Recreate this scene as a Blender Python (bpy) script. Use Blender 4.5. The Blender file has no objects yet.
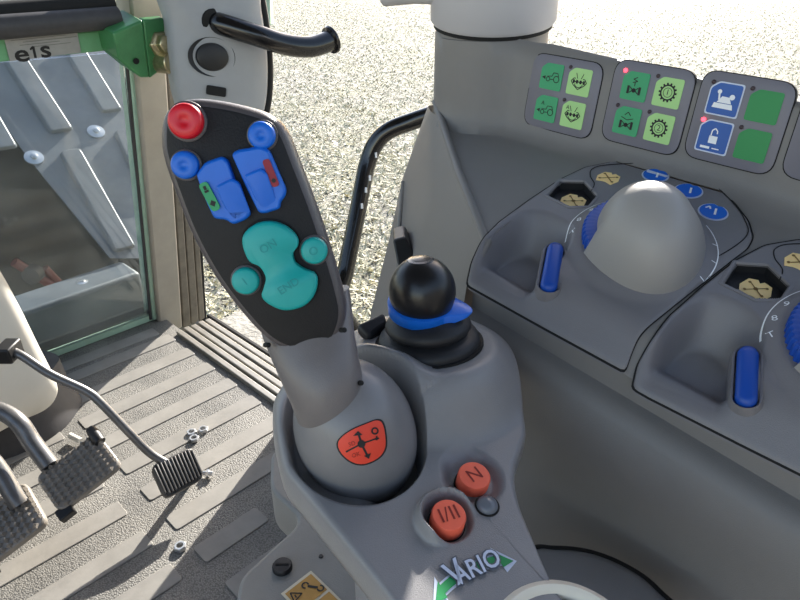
import bpy, bmesh, math, random
from mathutils import Vector as V, Matrix
from mathutils.bvhtree import BVHTree
random.seed(7)
SC = bpy.context.scene
COL = SC.collection
PI = math.pi
# ------------------------------------------------------------------ camera model (world: x = tractor right, y = tractor forward)
PITCH, YAW, FPX, H = math.radians(28), math.radians(46), 620.0, 0.85
CAM = V((0, 0, H))
VD = V((math.sin(YAW), math.cos(YAW), 0))
UD = V((math.cos(YAW), -math.sin(YAW), 0))
ZD = V((0, 0, 1))
def ray(x, y):
    r = (x-400)/FPX; up = (300-y)/FPX
    return UD*r + VD*(math.cos(PITCH)+math.sin(PITCH)*up) + ZD*(-math.sin(PITCH)+math.cos(PITCH)*up)
def at(x, y, w): return CAM + ray(x, y)*w
def onz(x, y, z): q = ray(x, y); return CAM + q*((z-H)/q.z)
def onR(x, y, R): q = ray(x, y); return CAM + q*(R/q.x)
def onF(x, y, F): q = ray(x, y); return CAM + q*(F/q.y)
def onP(x, y, p0, n): q = ray(x, y); return CAM + q*((p0-CAM).dot(n)/q.dot(n))
def smooth(a, b, x):
    t = min(1, max(0, (x-a)/(b-a))); return t*t*(3-2*t)
def lerp(a, b, t): return a+(b-a)*t
# ------------------------------------------------------------------ materials
def lin(c): return c/12.92 if c <= .04045 else ((c+.055)/1.055)**2.4
def rgb(h):
    if isinstance(h, tuple): h = '%02x%02x%02x' % h
    return (lin(int(h[0:2],16)/255), lin(int(h[2:4],16)/255), lin(int(h[4:6],16)/255), 1)
def mat(name, col, rough=.5, metal=0, bump=0, bscale=300, var=0, vscale=20, spec=.5, emit=None, coat=0, bdist=.001, col2=None):
    m = bpy.data.materials.new(name); m.use_nodes = True
    nt = m.node_tree; N = nt.nodes; L = nt.links; b = N['Principled BSDF']
    b.inputs['Base Color'].default_value = rgb(col); b.inputs['Roughness'].default_value = rough
    b.inputs['Metallic'].default_value = metal; b.inputs['Specular IOR Level'].default_value = spec
    b.inputs['Coat Weight'].default_value = coat
    tc = N.new('ShaderNodeTexCoord')
    if emit:
        b.inputs['Emission Color'].default_value = rgb(emit[0]); b.inputs['Emission Strength'].default_value = emit[1]
    if var:
        n = N.new('ShaderNodeTexNoise'); n.inputs['Scale'].default_value = vscale; n.inputs['Detail'].default_value = 6
        n.inputs['Roughness'].default_value = .65
        L.new(tc.outputs['Object'], n.inputs['Vector'])
        r = N.new('ShaderNodeValToRGB'); r.color_ramp.elements[0].position = .3; r.color_ramp.elements[1].position = .7
        c = rgb(col)
        r.color_ramp.elements[0].color = tuple(v*(1-var) for v in c[:3])+(1,)
        r.color_ramp.elements[1].color = rgb(col2) if col2 else tuple(min(1, v*(1+var)) for v in c[:3])+(1,)
        L.new(n.outputs['Fac'], r.inputs['Fac']); L.new(r.outputs['Color'], b.inputs['Base Color'])
    if bump:
        n2 = N.new('ShaderNodeTexNoise'); n2.inputs['Scale'].default_value = bscale; n2.inputs['Detail'].default_value = 3
        L.new(tc.outputs['Object'], n2.inputs['Vector'])
        bp = N.new('ShaderNodeBump'); bp.inputs['Strength'].default_value = bump; bp.inputs['Distance'].default_value = bdist
        L.new(n2.outputs['Fac'], bp.inputs['Height']); L.new(bp.outputs['Normal'], b.inputs['Normal'])
    return m
M = dict(
 console = mat('console_plastic', '7b7876', .5, bump=.25, bscale=1400, var=.06, vscale=9),
 pod = mat('pod_plastic', '78767a', .42, bump=.2, bscale=1600, var=.05, vscale=14),
 deck = mat('armrest_plastic', '868587', .33, bump=.25, bscale=1500, var=.07, vscale=16),
 dome = mat('lever_dome_plastic', '7c7b7d', .28, bump=.12, bscale=1500, var=.06, vscale=25),
 knob = mat('dial_cap_plastic', '9a9794', .42, bump=.15, bscale=1800),
 shell = mat('grip_shell_plastic', '524d4f', .34, bump=.25, bscale=1200, var=.08, vscale=40),
 face = mat('grip_face_rubber', '0f0e12', .65, bump=.3, bscale=900, var=.25, vscale=60),
 black = mat('black_plastic', '141416', .45, bump=.1),
 gap = mat('seam_black', '0a0a0b', .8),
 blackgloss = mat('gloss_black_paint', '0c0c0f', .22, coat=.3, var=.2, vscale=30),
 ball = mat('ball_black_plastic', '17171a', .3, bump=.05, bscale=900, var=.15, vscale=30),
 rubber = mat('boot_rubber', '1b1c20', .55, bump=.15, bscale=500),
 blue = mat('blue_plastic', '0b66d2', .38, var=.05, vscale=50),
 bluedark = mat('deep_blue_plastic', '0f48a8', .42),
 teal = mat('teal_plastic', '12a3a0', .42, var=.06, vscale=60),
 red = mat('red_plastic', 'd21426', .35),
 darkred = mat('dark_red_print', '8e1226', .5),
 greenin = mat('green_print', '2c9a62', .5),
 orange = mat('orange_plastic', 'fb6c50', .5, var=.06, vscale=80),
 orangemark = mat('engraved_orange', '8a2418', .6),
 shield = mat('orange_label', 'e8452f', .45),
 ink = mat('black_print', '18181a', .6),
 tealink = mat('faded_print', '10918f', .6),
 white = mat('white_print', 'f2f4f8', .5),
 silver = mat('sticker_silver', 'c9d2e6', .35),
 stgreen = mat('sticker_green', '0d8a4c', .4),
 panel = mat('keypad_foil', '77757f', .45, bump=.1, bscale=1500),
 key_g = mat('key_green', '2f9e68', .45),
 key_l = mat('key_light_green', 'a9d88a', .45),
 key_d = mat('key_dark_green', '1e8a48', .45),
 key_b = mat('key_blue', '1a55a8', .4),
 ledoff = mat('indicator_off', '3a2a30', .4),
 ledon = mat('indicator_red_lit', 'ff3040', .4, emit=('ff3848', 6)),
 yellow = mat('yellow_print', 'ffdc98', .5),
 brown = mat('brown_print', '8a6a3c', .6),
 warn = mat('warning_label', 'b98a3e', .5, var=.1, vscale=80),
 cream = mat('cream_plastic', 'd9d4c8', .5, var=.05, vscale=10),
 creamring = mat('cream_rim', 'e6dfd0', .4),
 greyfelt = mat('grey_grain', '9a9894', .8, bump=.8, bscale=900, var=.4, vscale=700),
 post = mat('pillar_beige', '9d968a', .55, bump=.2, bscale=900, var=.1, vscale=12),
 cover = mat('pillar_cover_plastic', '95979a', .5, bump=.2, bscale=1200, var=.05, vscale=12),
 seal = mat('rubber_seal', '39383a', .6, var=.2, vscale=40),
 green = mat('green_paint', '6aa478', .42, var=.12, vscale=18),
 greendark = mat('green_paint_dark', '3d7a4c', .38, var=.15, vscale=25),
 greenpale = mat('green_frame_pale', '9cb8a4', .5, var=.1, vscale=20),
 brass = mat('yellow_zinc', 'b3a888', .35, metal=.9, var=.25, vscale=90),
 steel = mat('bare_steel', '8c8a86', .42, metal=.9, var=.2, vscale=80),
 pedalarm = mat('pedal_grey_paint', '6e6d6c', .35, metal=.5, var=.15, vscale=60),
 padrubber = mat('pedal_rubber', '8a847c', .28, var=.15, vscale=30),
 padrubber_d = mat('pedal_rubber_dark', '4a4846', .5, var=.3, vscale=60),
 zinc = mat('zinc', 'd5d6d8', .3, metal=.8),
 sheet = mat('galvanised_sheet', '74787d', .5, metal=.15, var=.18, vscale=6),
 plate = mat('type_plate', '9a9a98', .5, metal=.2, var=.08, vscale=60),
 ledgeout = mat('outer_step_paint', '5a6168', .5, var=.2, vscale=12),
 tyre = mat('tyre_rubber', '1f1e1c', .85, var=.3, vscale=12),
 sleeve = mat('pale_sleeve_plastic', 'bab8bb', .5, bump=.1, bscale=900),
 mudconc = mat('dusty_step_metal', '8f8c84', .7, var=.35, vscale=14, bump=.5, bscale=60, bdist=.01),
 redpart = mat('red_machine_part', '6a201c', .5),
)
# ------------------------------------------------------------------ mesh builder
ORG = {}
class MB:
    def __init__(s): s.v = []; s.f = []
    def add(s, vs, fs):
        k = len(s.v); s.v += [V(p) for p in vs]; s.f += [tuple(i+k for i in f) for f in fs]; return s
    def rings(s, rs, cap0=True, cap1=True, closed=True):
        n = len(rs[0]); vs = [p for r in rs for p in r]; fs = []
        for i in range(len(rs)-1):
            for j in range(n if closed else n-1):
                k = (j+1) % n
                fs.append((i*n+j, i*n+k, (i+1)*n+k, (i+1)*n+j))
        if cap0: fs.append(tuple(reversed(range(n))))
        if cap1: fs.append(tuple((len(rs)-1)*n+j for j in range(n)))
        return s.add(vs, fs)
    def prism(s, poly, vec):
        return s.rings([[V(p) for p in poly], [V(p)+V(vec) for p in poly]])
    def box(s, c, ex, ey, ez):
        c, ex, ey, ez = V(c), V(ex), V(ey), V(ez)
        return s.rings([[c-ez-ex-ey, c-ez+ex-ey, c-ez+ex+ey, c-ez-ex+ey], [c+ez-ex-ey, c+ez+ex-ey, c+ez+ex+ey, c+ez-ex+ey]])
    def lathe(s, prof, o, axis, n=48, cap0=True, cap1=True, sx=1, e1=None):
        o = V(o); ax = V(axis).normalized()
        e = V(e1) if e1 is not None else (V((1, 0, 0)) if abs(ax.x) < .8 else V((0, 1, 0)))
        e = (e-ax*e.dot(ax)).normalized(); g = ax.cross(e)
        return s.rings([[o+ax*h+(e*math.cos(2*PI*k/n)*sx+g*math.sin(2*PI*k/n))*r for k in range(n)] for r, h in prof], cap0, cap1)
    def tube(s, path, rad, n=16, caps=True):
        P = [V(p) for p in path]; R = rad if isinstance(rad, (list, tuple)) else [rad]*len(P)
        up = None; rs = []
        for i, p in enumerate(P):
            t = (P[min(i+1, len(P)-1)]-P[max(i-1, 0)]).normalized()
            if up is None: up = t.orthogonal().normalized()
            up = (up-t*up.dot(t)).normalized(); q = t.cross(up)
            rs.append([p+(up*math.cos(2*PI*k/n)+q*math.sin(2*PI*k/n))*R[i] for k in range(n)])
        return s.rings(rs, caps, caps)
    def build(s, name, m, parent=None, bevel=0, seg=2, ang=38, flip=False, loc=None):
        off = ORG[parent.name] if parent else (V(loc) if loc is not None else V((sum(p.x for p in s.v)/len(s.v), sum(p.y for p in s.v)/len(s.v), min(p.z for p in s.v))))
        me = bpy.data.meshes.new(name)
        me.from_pydata([p-off for p in s.v], [], s.f)
        bm = bmesh.new(); bm.from_mesh(me)
        bmesh.ops.remove_doubles(bm, verts=bm.verts, dist=1e-6)
        bmesh.ops.recalc_face_normals(bm, faces=bm.faces)
        if flip: bmesh.ops.reverse_faces(bm, faces=bm.faces)
        for f in bm.faces: f.smooth = True
        for e in bm.edges:
            if len(e.link_faces) == 2: e.smooth = e.calc_face_angle(0) < math.radians(ang)
        bm.to_mesh(me); bm.free()
        for mm in (m if isinstance(m, list) else [m]): me.materials.append(mm)
        o = bpy.data.objects.new(name, me); COL.objects.link(o)
        if parent: o.parent = parent
        else: o.location = off
        ORG[o.name] = off
        if bevel:
            b = o.modifiers.new('bevel', 'BEVEL'); b.width = bevel; b.segments = seg; b.limit_method = 'ANGLE'; b.angle_limit = math.radians(35); b.harden_normals = False
        return o
def tag(o, label, cat, group=None):
    o['label'] = label; o['category'] = cat
    if group: o['group'] = group
    return o
def thing(name, label, cat, loc, group=None):
    o = bpy.data.objects.new(name, None); COL.objects.link(o); o.location = V(loc); o.empty_display_size = .02
    ORG[o.name] = V(loc); return tag(o, label, cat, group)
def struct(o): o['kind'] = 'structure'; return o
def catmull(pts, n=10, closed=True):
    out = []; L = len(pts); P = [V(p) for p in pts]
    for i in range(L if closed else L-1):
        a, b, c, d = (P[(i-1) % L] if closed or i else P[0]), P[i], P[(i+1) % L], (P[(i+2) % L] if closed else P[min(i+2, L-1)])
        for k in range(n):
            t = k/n
            out.append(.5*((2*b)+(c-a)*t+(2*a-5*b+4*c-d)*t*t+(3*b-a-3*c+d)*t**3))
    if not closed: out.append(P[-1])
    return out
def roundpoly(pts, r, n=5):
    out = []; L = len(pts); P = [V(p) for p in pts]
    for i in range(L):
        a, b, c = P[i-1], P[i], P[(i+1) % L]
        d1 = (a-b); d2 = (c-b); rr = min(r, d1.length*.48, d2.length*.48)
        p = b+d1.normalized()*rr; q = b+d2.normalized()*rr
        for k in range(n+1):
            t = k/n; out.append(p*(1-t)**2+b*2*t*(1-t)+q*t*t)
    return out
def resample(pts, n):
    P = pts+[pts[0]]; d = [0]
    for i in range(len(pts)): d.append(d[-1]+(P[i+1]-P[i]).length)
    out = []; j = 0
    for k in range(n):
        s = d[-1]*k/n
        while d[j+1] < s: j += 1
        t = (s-d[j])/max(1e-9, d[j+1]-d[j]); out.append(P[j].lerp(P[j+1], t))
    return out
# ---- flat printed graphics
class G2:
    def __init__(s): s.v = []; s.f = []
    def poly(s, pts):
        k = len(s.v); s.v += [tuple(p[:2]) for p in pts]; s.f.append(tuple(range(k, k+len(pts)))); return s
    def rect(s, cx, cy, w, h): return s.poly([(cx-w/2, cy-h/2), (cx+w/2, cy-h/2), (cx+w/2, cy+h/2), (cx-w/2, cy+h/2)])
    def circ(s, cx, cy, r, n=20): return s.poly([(cx+r*math.cos(2*PI*k/n), cy+r*math.sin(2*PI*k/n)) for k in range(n)])
    def line(s, x0, y0, x1, y1, w):
        dx, dy = x1-x0, y1-y0; l = math.hypot(dx, dy) or 1; nx, ny = -dy/l*w/2, dx/l*w/2
        return s.poly([(x0-nx, y0-ny), (x1-nx, y1-ny), (x1+nx, y1+ny), (x0+nx, y0+ny)])
    def path(s, pts, w, closed=False):
        for i in range(len(pts)-(0 if closed else 1)):
            a, b = pts[i], pts[(i+1) % len(pts)]; s.line(a[0], a[1], b[0], b[1], w)
        return s
    def arc(s, cx, cy, r, w, a0=0, a1=360, n=24):
        A = [math.radians(a0+(a1-a0)*k/n) for k in range(n+1)]
        for i in range(n):
            s.poly([(cx+(r-w/2)*math.cos(A[i]), cy+(r-w/2)*math.sin(A[i])), (cx+(r+w/2)*math.cos(A[i]), cy+(r+w/2)*math.sin(A[i])),
                    (cx+(r+w/2)*math.cos(A[i+1]), cy+(r+w/2)*math.sin(A[i+1])), (cx+(r-w/2)*math.cos(A[i+1]), cy+(r-w/2)*math.sin(A[i+1]))])
        return s
    def text(s, t, size, cx=0, cy=0, rot=0, offset=0, shear=0, sx=1):
        cu = bpy.data.curves.new('t', 'FONT'); cu.body = t; cu.size = size; cu.align_x = 'CENTER'; cu.align_y = 'CENTER'; cu.offset = offset; cu.shear = shear
        cu.resolution_u = 3
        ob = bpy.data.objects.new('t', cu); COL.objects.link(ob); bpy.context.view_layer.update()
        dg = bpy.context.evaluated_depsgraph_get(); me = ob.evaluated_get(dg).to_mesh()
        c, sn = math.cos(rot), math.sin(rot); k = len(s.v)
        s.v += [(cx+p.co.x*sx*c-p.co.y*sn, cy+p.co.x*sx*sn+p.co.y*c) for p in me.vertices]
        s.f += [tuple(i+k for i in f.vertices) for f in me.polygons]
        ob.evaluated_get(dg).to_mesh_clear(); bpy.data.objects.remove(ob); bpy.data.curves.remove(cu)
        return s
    def build(s, name, m, parent, fn, **kw):
        b = MB(); b.add([fn(x, y) for x, y in s.v], s.f); o = b.build(name, m, parent, **kw)
        return o
def framefn(O, ex, ey, n, off): return lambda x, y: O+ex*x+ey*y+n*off
def subdivgrid(poly2, step):                      # triangulated filling of a 2-D outline, fine enough to drape
    bm = bmesh.new(); vs = [bm.verts.new((p[0], p[1], 0)) for p in poly2]; bm.faces.new(vs)
    bmesh.ops.triangulate(bm, faces=bm.faces)
    for _ in range(6):
        es = [e for e in bm.edges if e.calc_length() > step]
        if not es: break
        bmesh.ops.subdivide_edges(bm, edges=es, cuts=1); bmesh.ops.triangulate(bm, faces=bm.faces)
    bm.verts.index_update(); g = G2(); g.v = [(v.co.x, v.co.y) for v in bm.verts]; g.f = [tuple(v.index for v in f.verts) for f in bm.faces]; bm.free()
    return g
def bvh(o):
    off = ORG[o.name]; me = o.data
    return BVHTree.FromPolygons([v.co+off for v in me.vertices], [tuple(p.vertices) for p in me.polygons])
def drape(tree, fn, direc, off):                   # fn: (x,y)->start point above; cast along direc onto the surface
    d = V(direc).normalized()
    def f(x, y):
        p = fn(x, y); h = tree.ray_cast(p-d*.06, d)
        return (h[0] if h[0] is not None else p)-d*off
    return f
# ================================================================== SETTING
def ground():
    m = bpy.data.materials.new('stubble_field'); m.use_nodes = True; nt = m.node_tree; N = nt.nodes; L = nt.links; b = N['Principled BSDF']
    b.inputs['Roughness'].default_value = .85; b.inputs['Specular IOR Level'].default_value = .3
    tc = N.new('ShaderNodeTexCoord')
    def noi(sc, det, rough=.6, dist=0):
        n = N.new('ShaderNodeTexNoise'); n.inputs['Scale'].default_value = sc; n.inputs['Detail'].default_value = det; n.inputs['Roughness'].default_value = rough
        n.inputs['Distortion'].default_value = dist
        L.new(tc.outputs['Object'], n.inputs['Vector']); return n
    big = noi(.55, 4); mid = noi(7, 6, .7, .6); fine = noi(26, 5, .7, 1.2)
    r1 = N.new('ShaderNodeValToRGB'); e = r1.color_ramp.elements; e[0].position = .40; e[0].color = rgb('7e7b74'); e[1].position = .62; e[1].color = rgb('8c8862')
    L.new(big.outputs['Fac'], r1.inputs['Fac'])
    r2 = N.new('ShaderNodeValToRGB'); e = r2.color_ramp.elements; e[0].position = .40; e[0].color = rgb('33312c'); e[1].position = .56; e[1].color = rgb('f2efe2')
    L.new(fine.outputs['Fac'], r2.inputs['Fac'])
    r3 = N.new('ShaderNodeValToRGB'); e = r3.color_ramp.elements; e[0].position = .38; e[0].color = rgb('6a665c'); e[1].position = .60; e[1].color = rgb('ffffff')
    L.new(mid.outputs['Fac'], r3.inputs['Fac'])
    mx = N.new('ShaderNodeMix'); mx.data_type = 'RGBA'; mx.blend_type = 'MIX'; mx.inputs[0].default_value = .55
    L.new(r1.outputs['Color'], mx.inputs[6]); L.new(r2.outputs['Color'], mx.inputs[7])
    m2 = N.new('ShaderNodeMix'); m2.data_type = 'RGBA'; m2.blend_type = 'MULTIPLY'; m2.inputs[0].default_value = .75
    L.new(mx.outputs[2], m2.inputs[6]); L.new(r3.outputs['Color'], m2.inputs[7]); L.new(m2.outputs[2], b.inputs['Base Color'])
    ad = N.new('ShaderNodeMath'); ad.operation = 'ADD'; L.new(mid.outputs['Fac'], ad.inputs[0]); L.new(fine.outputs['Fac'], ad.inputs[1])
    bp = N.new('ShaderNodeBump'); bp.inputs['Strength'].default_value = .8; bp.inputs['Distance'].default_value = .08
    L.new(ad.outputs[0], bp.inputs['Height']); L.new(bp.outputs['Normal'], b.inputs['Normal'])
    g = MB(); g.add([(-30, -30, -1.25), (90, -30, -1.25), (90, 90, -1.25), (-30, 90, -1.25)], [(0, 1, 2, 3)])
    return struct(g.build('ground', m))
ground()
def stubble():
    b = MB(); vs = []; fs = []; rnd = random.Random(3)
    for _ in range(90000):
        d = 3.2*(60/3.2)**(rnd.random()**.8); az = YAW+math.radians(rnd.uniform(-26, 38)); x, y = d*math.sin(az), d*math.cos(az)
        h = rnd.uniform(.008, .045); w_ = rnd.uniform(.004, .010)*(1+d*.05); a = rnd.uniform(0, PI); lx, ly = rnd.gauss(0, .05), rnd.gauss(0, .05)
        k = len(vs); c, s_ = math.cos(a)*w_, math.sin(a)*w_
        vs += [(x-c, y-s_, -1.25), (x+c, y+s_, -1.25), (x+c*.6+lx, y+s_*.6+ly, -1.25+h), (x-c*.6+lx, y-s_*.6+ly, -1.25+h)]; fs.append((k, k+1, k+2, k+3))
    me = bpy.data.meshes.new('straw_stubble'); me.from_pydata(vs, [], fs); me.materials.append(mat('straw', 'c0b99c', .7, var=.3, vscale=1.5))
    o = bpy.data.objects.new('straw_stubble', me); COL.objects.link(o); o['kind'] = 'stuff'; tag(o, 'pale straw stubble covering the field outside the cab', 'stubble')
stubble()
# ---- cab floor: rubber mat with grain between smooth raised strips
def floormat():
    m = bpy.data.materials.new('grained_rubber_mat'); m.use_nodes = True; nt = m.node_tree; N = nt.nodes; L = nt.links; b = N['Principled BSDF']
    b.inputs['Roughness'].default_value = .6
    tc = N.new('ShaderNodeTexCoord')
    vo = N.new('ShaderNodeTexVoronoi'); vo.inputs['Scale'].default_value = 380; L.new(tc.outputs['Object'], vo.inputs['Vector'])
    no = N.new('ShaderNodeTexNoise'); no.inputs['Scale'].default_value = 9; no.inputs['Detail'].default_value = 7; L.new(tc.outputs['Object'], no.inputs['Vector'])
    r = N.new('ShaderNodeValToRGB'); e = r.color_ramp.elements; e[0].position = .35; e[0].color = rgb('716f6a'); e[1].position = .7; e[1].color = rgb('8f8c85')
    L.new(no.outputs['Fac'], r.inputs['Fac'])
    r2 = N.new('ShaderNodeValToRGB'); e = r2.color_ramp.elements; e[0].position = .15; e[0].color = (1, 1, 1, 1); e[1].position = .75; e[1].color = (.5, .5, .5, 1)
    L.new(vo.outputs['Distance'], r2.inputs['Fac'])
    mx = N.new('ShaderNodeMix'); mx.data_type = 'RGBA'; mx.blend_type = 'MULTIPLY'; mx.inputs[0].default_value = 1
    L.new(r.outputs['Color'], mx.inputs[6]); L.new(r2.outputs['Color'], mx.inputs[7]); L.new(mx.outputs[2], b.inputs['Base Color'])
    bp = N.new('ShaderNodeBump'); bp.inputs['Strength'].default_value = .5; bp.inputs['Distance'].default_value = .002; bp.invert = True
    L.new(vo.outputs['Distance'], bp.inputs['Height']); L.new(bp.outputs['Normal'], b.inputs['Normal'])
    return m
strip_m = mat('smooth_rubber_strip', '817e78', .5, var=.16, vscale=14, bump=.15, bscale=120)
fl = MB(); fl.box((-.1, .66, -.02), (.72, 0, 0), (0, .87, 0), (0, 0, .02))
nf = len(fl.f)
STRIPS = []                                        # F centre, start R, end R: two columns of strips at an even pitch
for k in range(-3, 8):
    Fc = .725+.0957*k
    STRIPS.append((Fc, .276, .40 if k == 0 else .585)); STRIPS.append((Fc, -.08, .235))
    if k < 0: STRIPS.append((Fc, -.44, -.12))
STRIPS.append((1.455, .05, .57))
for Fc, a, c in STRIPS:
    pl = roundpoly([(a, Fc-.0215, 0), (c, Fc-.0215, 0), (c, Fc+.0215, 0), (a, Fc+.0215, 0)], .006, 3)
    fl.rings([pl, [V((p.x, p.y, .0015)) for p in pl], [V((lerp(p.x, (a+c)/2, .004), lerp(p.y, Fc, .05), .0022)) for p in pl]])
fo = fl.build('floor', [floormat(), strip_m], ang=20)
for p in fo.data.polygons:
    if p.center.z+ORG['floor'].z > .0005: p.material_index = 1
struct(fo)
# ---- front window, frame
WN = V((0, 1, .21)).normalized(); WP = V((0, 1.515, 0))
def onW(x, y, off=0): return onP(x, y, WP+WN*off, WN)
def quadW(pts, off, thick, mb=None):
    mb = mb or MB(); return mb.prism([onW(x, y, off) for x, y in pts], WN*thick)
def onWz(R, z, off=0): return V((R, 1.515-.21*z, z))+WN*off
win = thing('window_1', 'lower front cab window in a green frame above the floor', 'window', (.1, 1.5, 0)); struct(win)
glass = bpy.data.materials.new('dusty_glass'); glass.use_nodes = True
def _glass():
    nt = glass.node_tree; N = nt.nodes; L = nt.links; N.remove(N['Principled BSDF']); out = N['Material Output']
    tr = N.new('ShaderNodeBsdfTransparent'); tr.inputs['Color'].default_value = (.90, .93, .92, 1)
    gl = N.new('ShaderNodeBsdfGlossy'); gl.inputs['Roughness'].default_value = .03
    df = N.new('ShaderNodeBsdfDiffuse'); df.inputs['Color'].default_value = (.62, .64, .62, 1)
    fr = N.new('ShaderNodeFresnel'); fr.inputs['IOR'].default_value = 1.45
    tc = N.new('ShaderNodeTexCoord'); no = N.new('ShaderNodeTexNoise'); no.inputs['Scale'].default_value = 5; no.inputs['Detail'].default_value = 8
    L.new(tc.outputs['Object'], no.inputs['Vector'])
    mp = N.new('ShaderNodeMapRange'); mp.inputs[1].default_value = .35; mp.inputs[2].default_value = .8; mp.inputs[3].default_value = .03; mp.inputs[4].default_value = .2
    L.new(no.outputs['Fac'], mp.inputs[0])
    m1 = N.new('ShaderNodeMixShader'); m2 = N.new('ShaderNodeMixShader')
    L.new(fr.outputs[0], m1.inputs[0]); L.new(tr.outputs[0], m1.inputs[1]); L.new(gl.outputs[0], m1.inputs[2])
    L.new(mp.outputs[0], m2.inputs[0]); L.new(m1.outputs[0], m2.inputs[1]); L.new(df.outputs[0], m2.inputs[2]); L.new(m2.outputs[0], out.inputs[0])
_glass()
b = MB(); b.prism([onWz(-.6, .02), onWz(.59, .02), onWz(.59, .70), onWz(-.6, .70)], WN*.005); struct(b.build('window_pane', glass, win))
b = MB(); b.prism([onWz(-.6, 0), onWz(.60, 0), onWz(.60, .022), onWz(-.6, .022)], WN*.010)
struct(b.build('window_frame', M['greenpale'], win, bevel=.003))
b = MB(); quadW([(129, 62), (136, 62), (160, 318), (153, 321)], -.006, .05, b); struct(b.build('window_frame', M['greenpale'], win, bevel=.003))
b = MB(); quadW([(125.5, 62), (129.5, 62), (153.5, 319), (150, 320)], -.003, .004, b); struct(b.build('window_seal', M['seal'], win))
b = MB(); quadW([(-60, 44), (118, 28), (118, 50), (-60, 69)], -.03, .06, b); struct(b.build('window_frame', M['green'], win, bevel=.004))
# ---- pillar
b = MB(); quadW([(108, -250), (147, -250), (166, 55), (183, 328), (166, 333), (159, 322), (135, 55)], -.02, .07, b); struct(b.build('trim_1', M['post'], bevel=.006))
b = MB()
for i, (x0, x1) in enumerate([(166, 173), (174, 181), (182, 187)]):
    quadW([(x0, 60), (x1, 60), (x1+18, 324-3*i), (x0+17.5, 328-3*i)], .0+.012*i, .05, b)
struct(b.build('trim_2', mat('seal_profile', '6e675c', .6, var=.3, vscale=20), bevel=.003))
b = MB(); quadW([(187.5, 60), (191, 60), (207, 326), (204, 329)], .05, .03, b); struct(b.build('trim_3', M['gap']))
# ---- door sill strips on the right
b = MB()
for i in range(5):
    R0 = .600+i*.021
    b.box((R0+.007, 1.09, .004+.002*(i % 2)), (.0075, 0, 0), (0, .31, 0), (0, 0, .006))
b.box((.652, 1.09, -.006), (.054, 0, 0), (0, .31, 0), (0, 0, .006))
struct(b.build('trim_4', mat('sill_aluminium', '96928a', .4, metal=.4, var=.15, vscale=30), bevel=.002))
b = MB(); b.box((.712, 1.10, -.004), (.006, 0, 0), (0, .33, 0), (0, 0, .01)); struct(b.build('trim_5', M['gap'], bevel=.003))
b = MB(); b.box((.64, .31, .12), (.012, 0, 0), (0, .62, 0), (0, 0, .12)); struct(b.build('wall_right', M['post'], bevel=.004))
# outside step seen through the doorway
st = thing('cab_step', 'dusty grey metal step outside the door, beyond the sill', 'step', (.85, 1.05, -.2))
b = MB(); b.box((.87, 1.36, -.13), (.09, 0, 0), (0, .22, 0), (0, 0, .015)); b.build('tread', M['mudconc'], st, bevel=.004)
b = MB(); b.box((.765, 1.3, -.16), (.012, 0, 0), (0, .45, 0), (0, 0, .05)); b.build('edge_rail', M['mudconc'], st, bevel=.004)
# ================================================================== OUTSIDE THE FRONT WINDOW
SN = V((0, .6, -.8)); SP = V((0, 1.62, .05))
def onT(x, y, o=0): return onP(x, y, SP+SN*o, SN)
sh = thing('ribbed_sheet', 'galvanised metal sheet with pressed ribs behind the front window', 'metal sheet', V((.2, 1.7, .1)))
b = MB(); b.prism([onT(-14, 100), onT(30, 160), onT(110, 258), onT(150, 258), onT(175, 150), onT(165, 20), onT(60, 0), onT(-60, 10), onT(-60, 90)], SN*.004); b.build('panel', M['sheet'], sh)
def rib(p0, p1, wpx):
    a, c = onT(*p0), onT(*p1); d = (c-a).normalized(); q = d.cross(SN).normalized(); h = wpx*1.5
    r0 = roundpoly([a-q*h, c-q*h, c+q*h, a+q*h], .012, 3); ctr = (a+c)/2
    r1 = [p-SN*.013-q*((p-ctr).dot(q))*.16 for p in r0]
    b = MB(); b.rings([r0, r1], cap0=False); return b.build('rib', M['sheet'], sh, bevel=.003)
for p0, p1, w in [((12, 55), (62, 132), .024), ((71, 45), (112, 112), .024), ((-38, 75), (5, 150), .024), ((70, 152), (125, 250), .022), ((124, 132), (150, 190), .022)]: rib(p0, p1, w)
for x, y in [(96, 132), (34, 158)]:
    b = MB(); b.lathe([(.026, 0), (.026, .004), (.010, .006), (.010, .012), (.005, .014)], onT(x, y), -SN, 20); b.build('rivet', M['zinc'], sh)
ld = thing('outer_ledge', 'blue-grey painted ledge low outside the front window', 'ledge', onWz(.3, 0, .07))
b = MB(); b.prism([V((-.3, 1.60, .0)), V((.62, 1.60, .0)), V((.62, 1.60, .10)), V((.62, 1.64, .125)), V((.62, 1.74, .135)), V((.15, 1.74, .135)), V((-.3, 1.74, .1))][:2]+[V((.62, 1.60, .11)), V((-.3, 1.60, .09))], V((0, .12, .0)))
b.build('panel', M['ledgeout'], ld, bevel=.012)
b = MB(); b.lathe([(.016, 0), (.015, .003), (.007, .005), (.005, .008)], V((onz(105, 299, .106).x, 1.66, .104)), V((0, 0, 1)), 20); b.build('bolt', M['zinc'], ld)
hd = MB(); hd.box((-.3, 2.5, -.4), (1.4, 0, 0), (0, .3, 0), (0, 0, .85)); tag(hd.build('machine_housing', M['tyre'], bevel=.03), 'dark machine housing low behind the left of the front window', 'housing')
rd = thing('red_linkage', 'red painted linkage rods dimly seen low behind the front window', 'linkage', V((-.15, 2.1, .05)))
for p, q, r in [((14, 262), (60, 290), .014), ((45, 268), (64, 288), .012)]:
    b = MB(); b.tube([onF(*p, 2.02), onF(*q, 2.02)], r, 12); b.build('rod', M['redpart'], rd)
b = MB(); b.lathe([(.02, -.02), (.028, -.016), (.028, .016), (.02, .02)], onF(33, 274, 2.01), -VD, 16); b.build('pivot_eye', M['seal'], rd)
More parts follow.
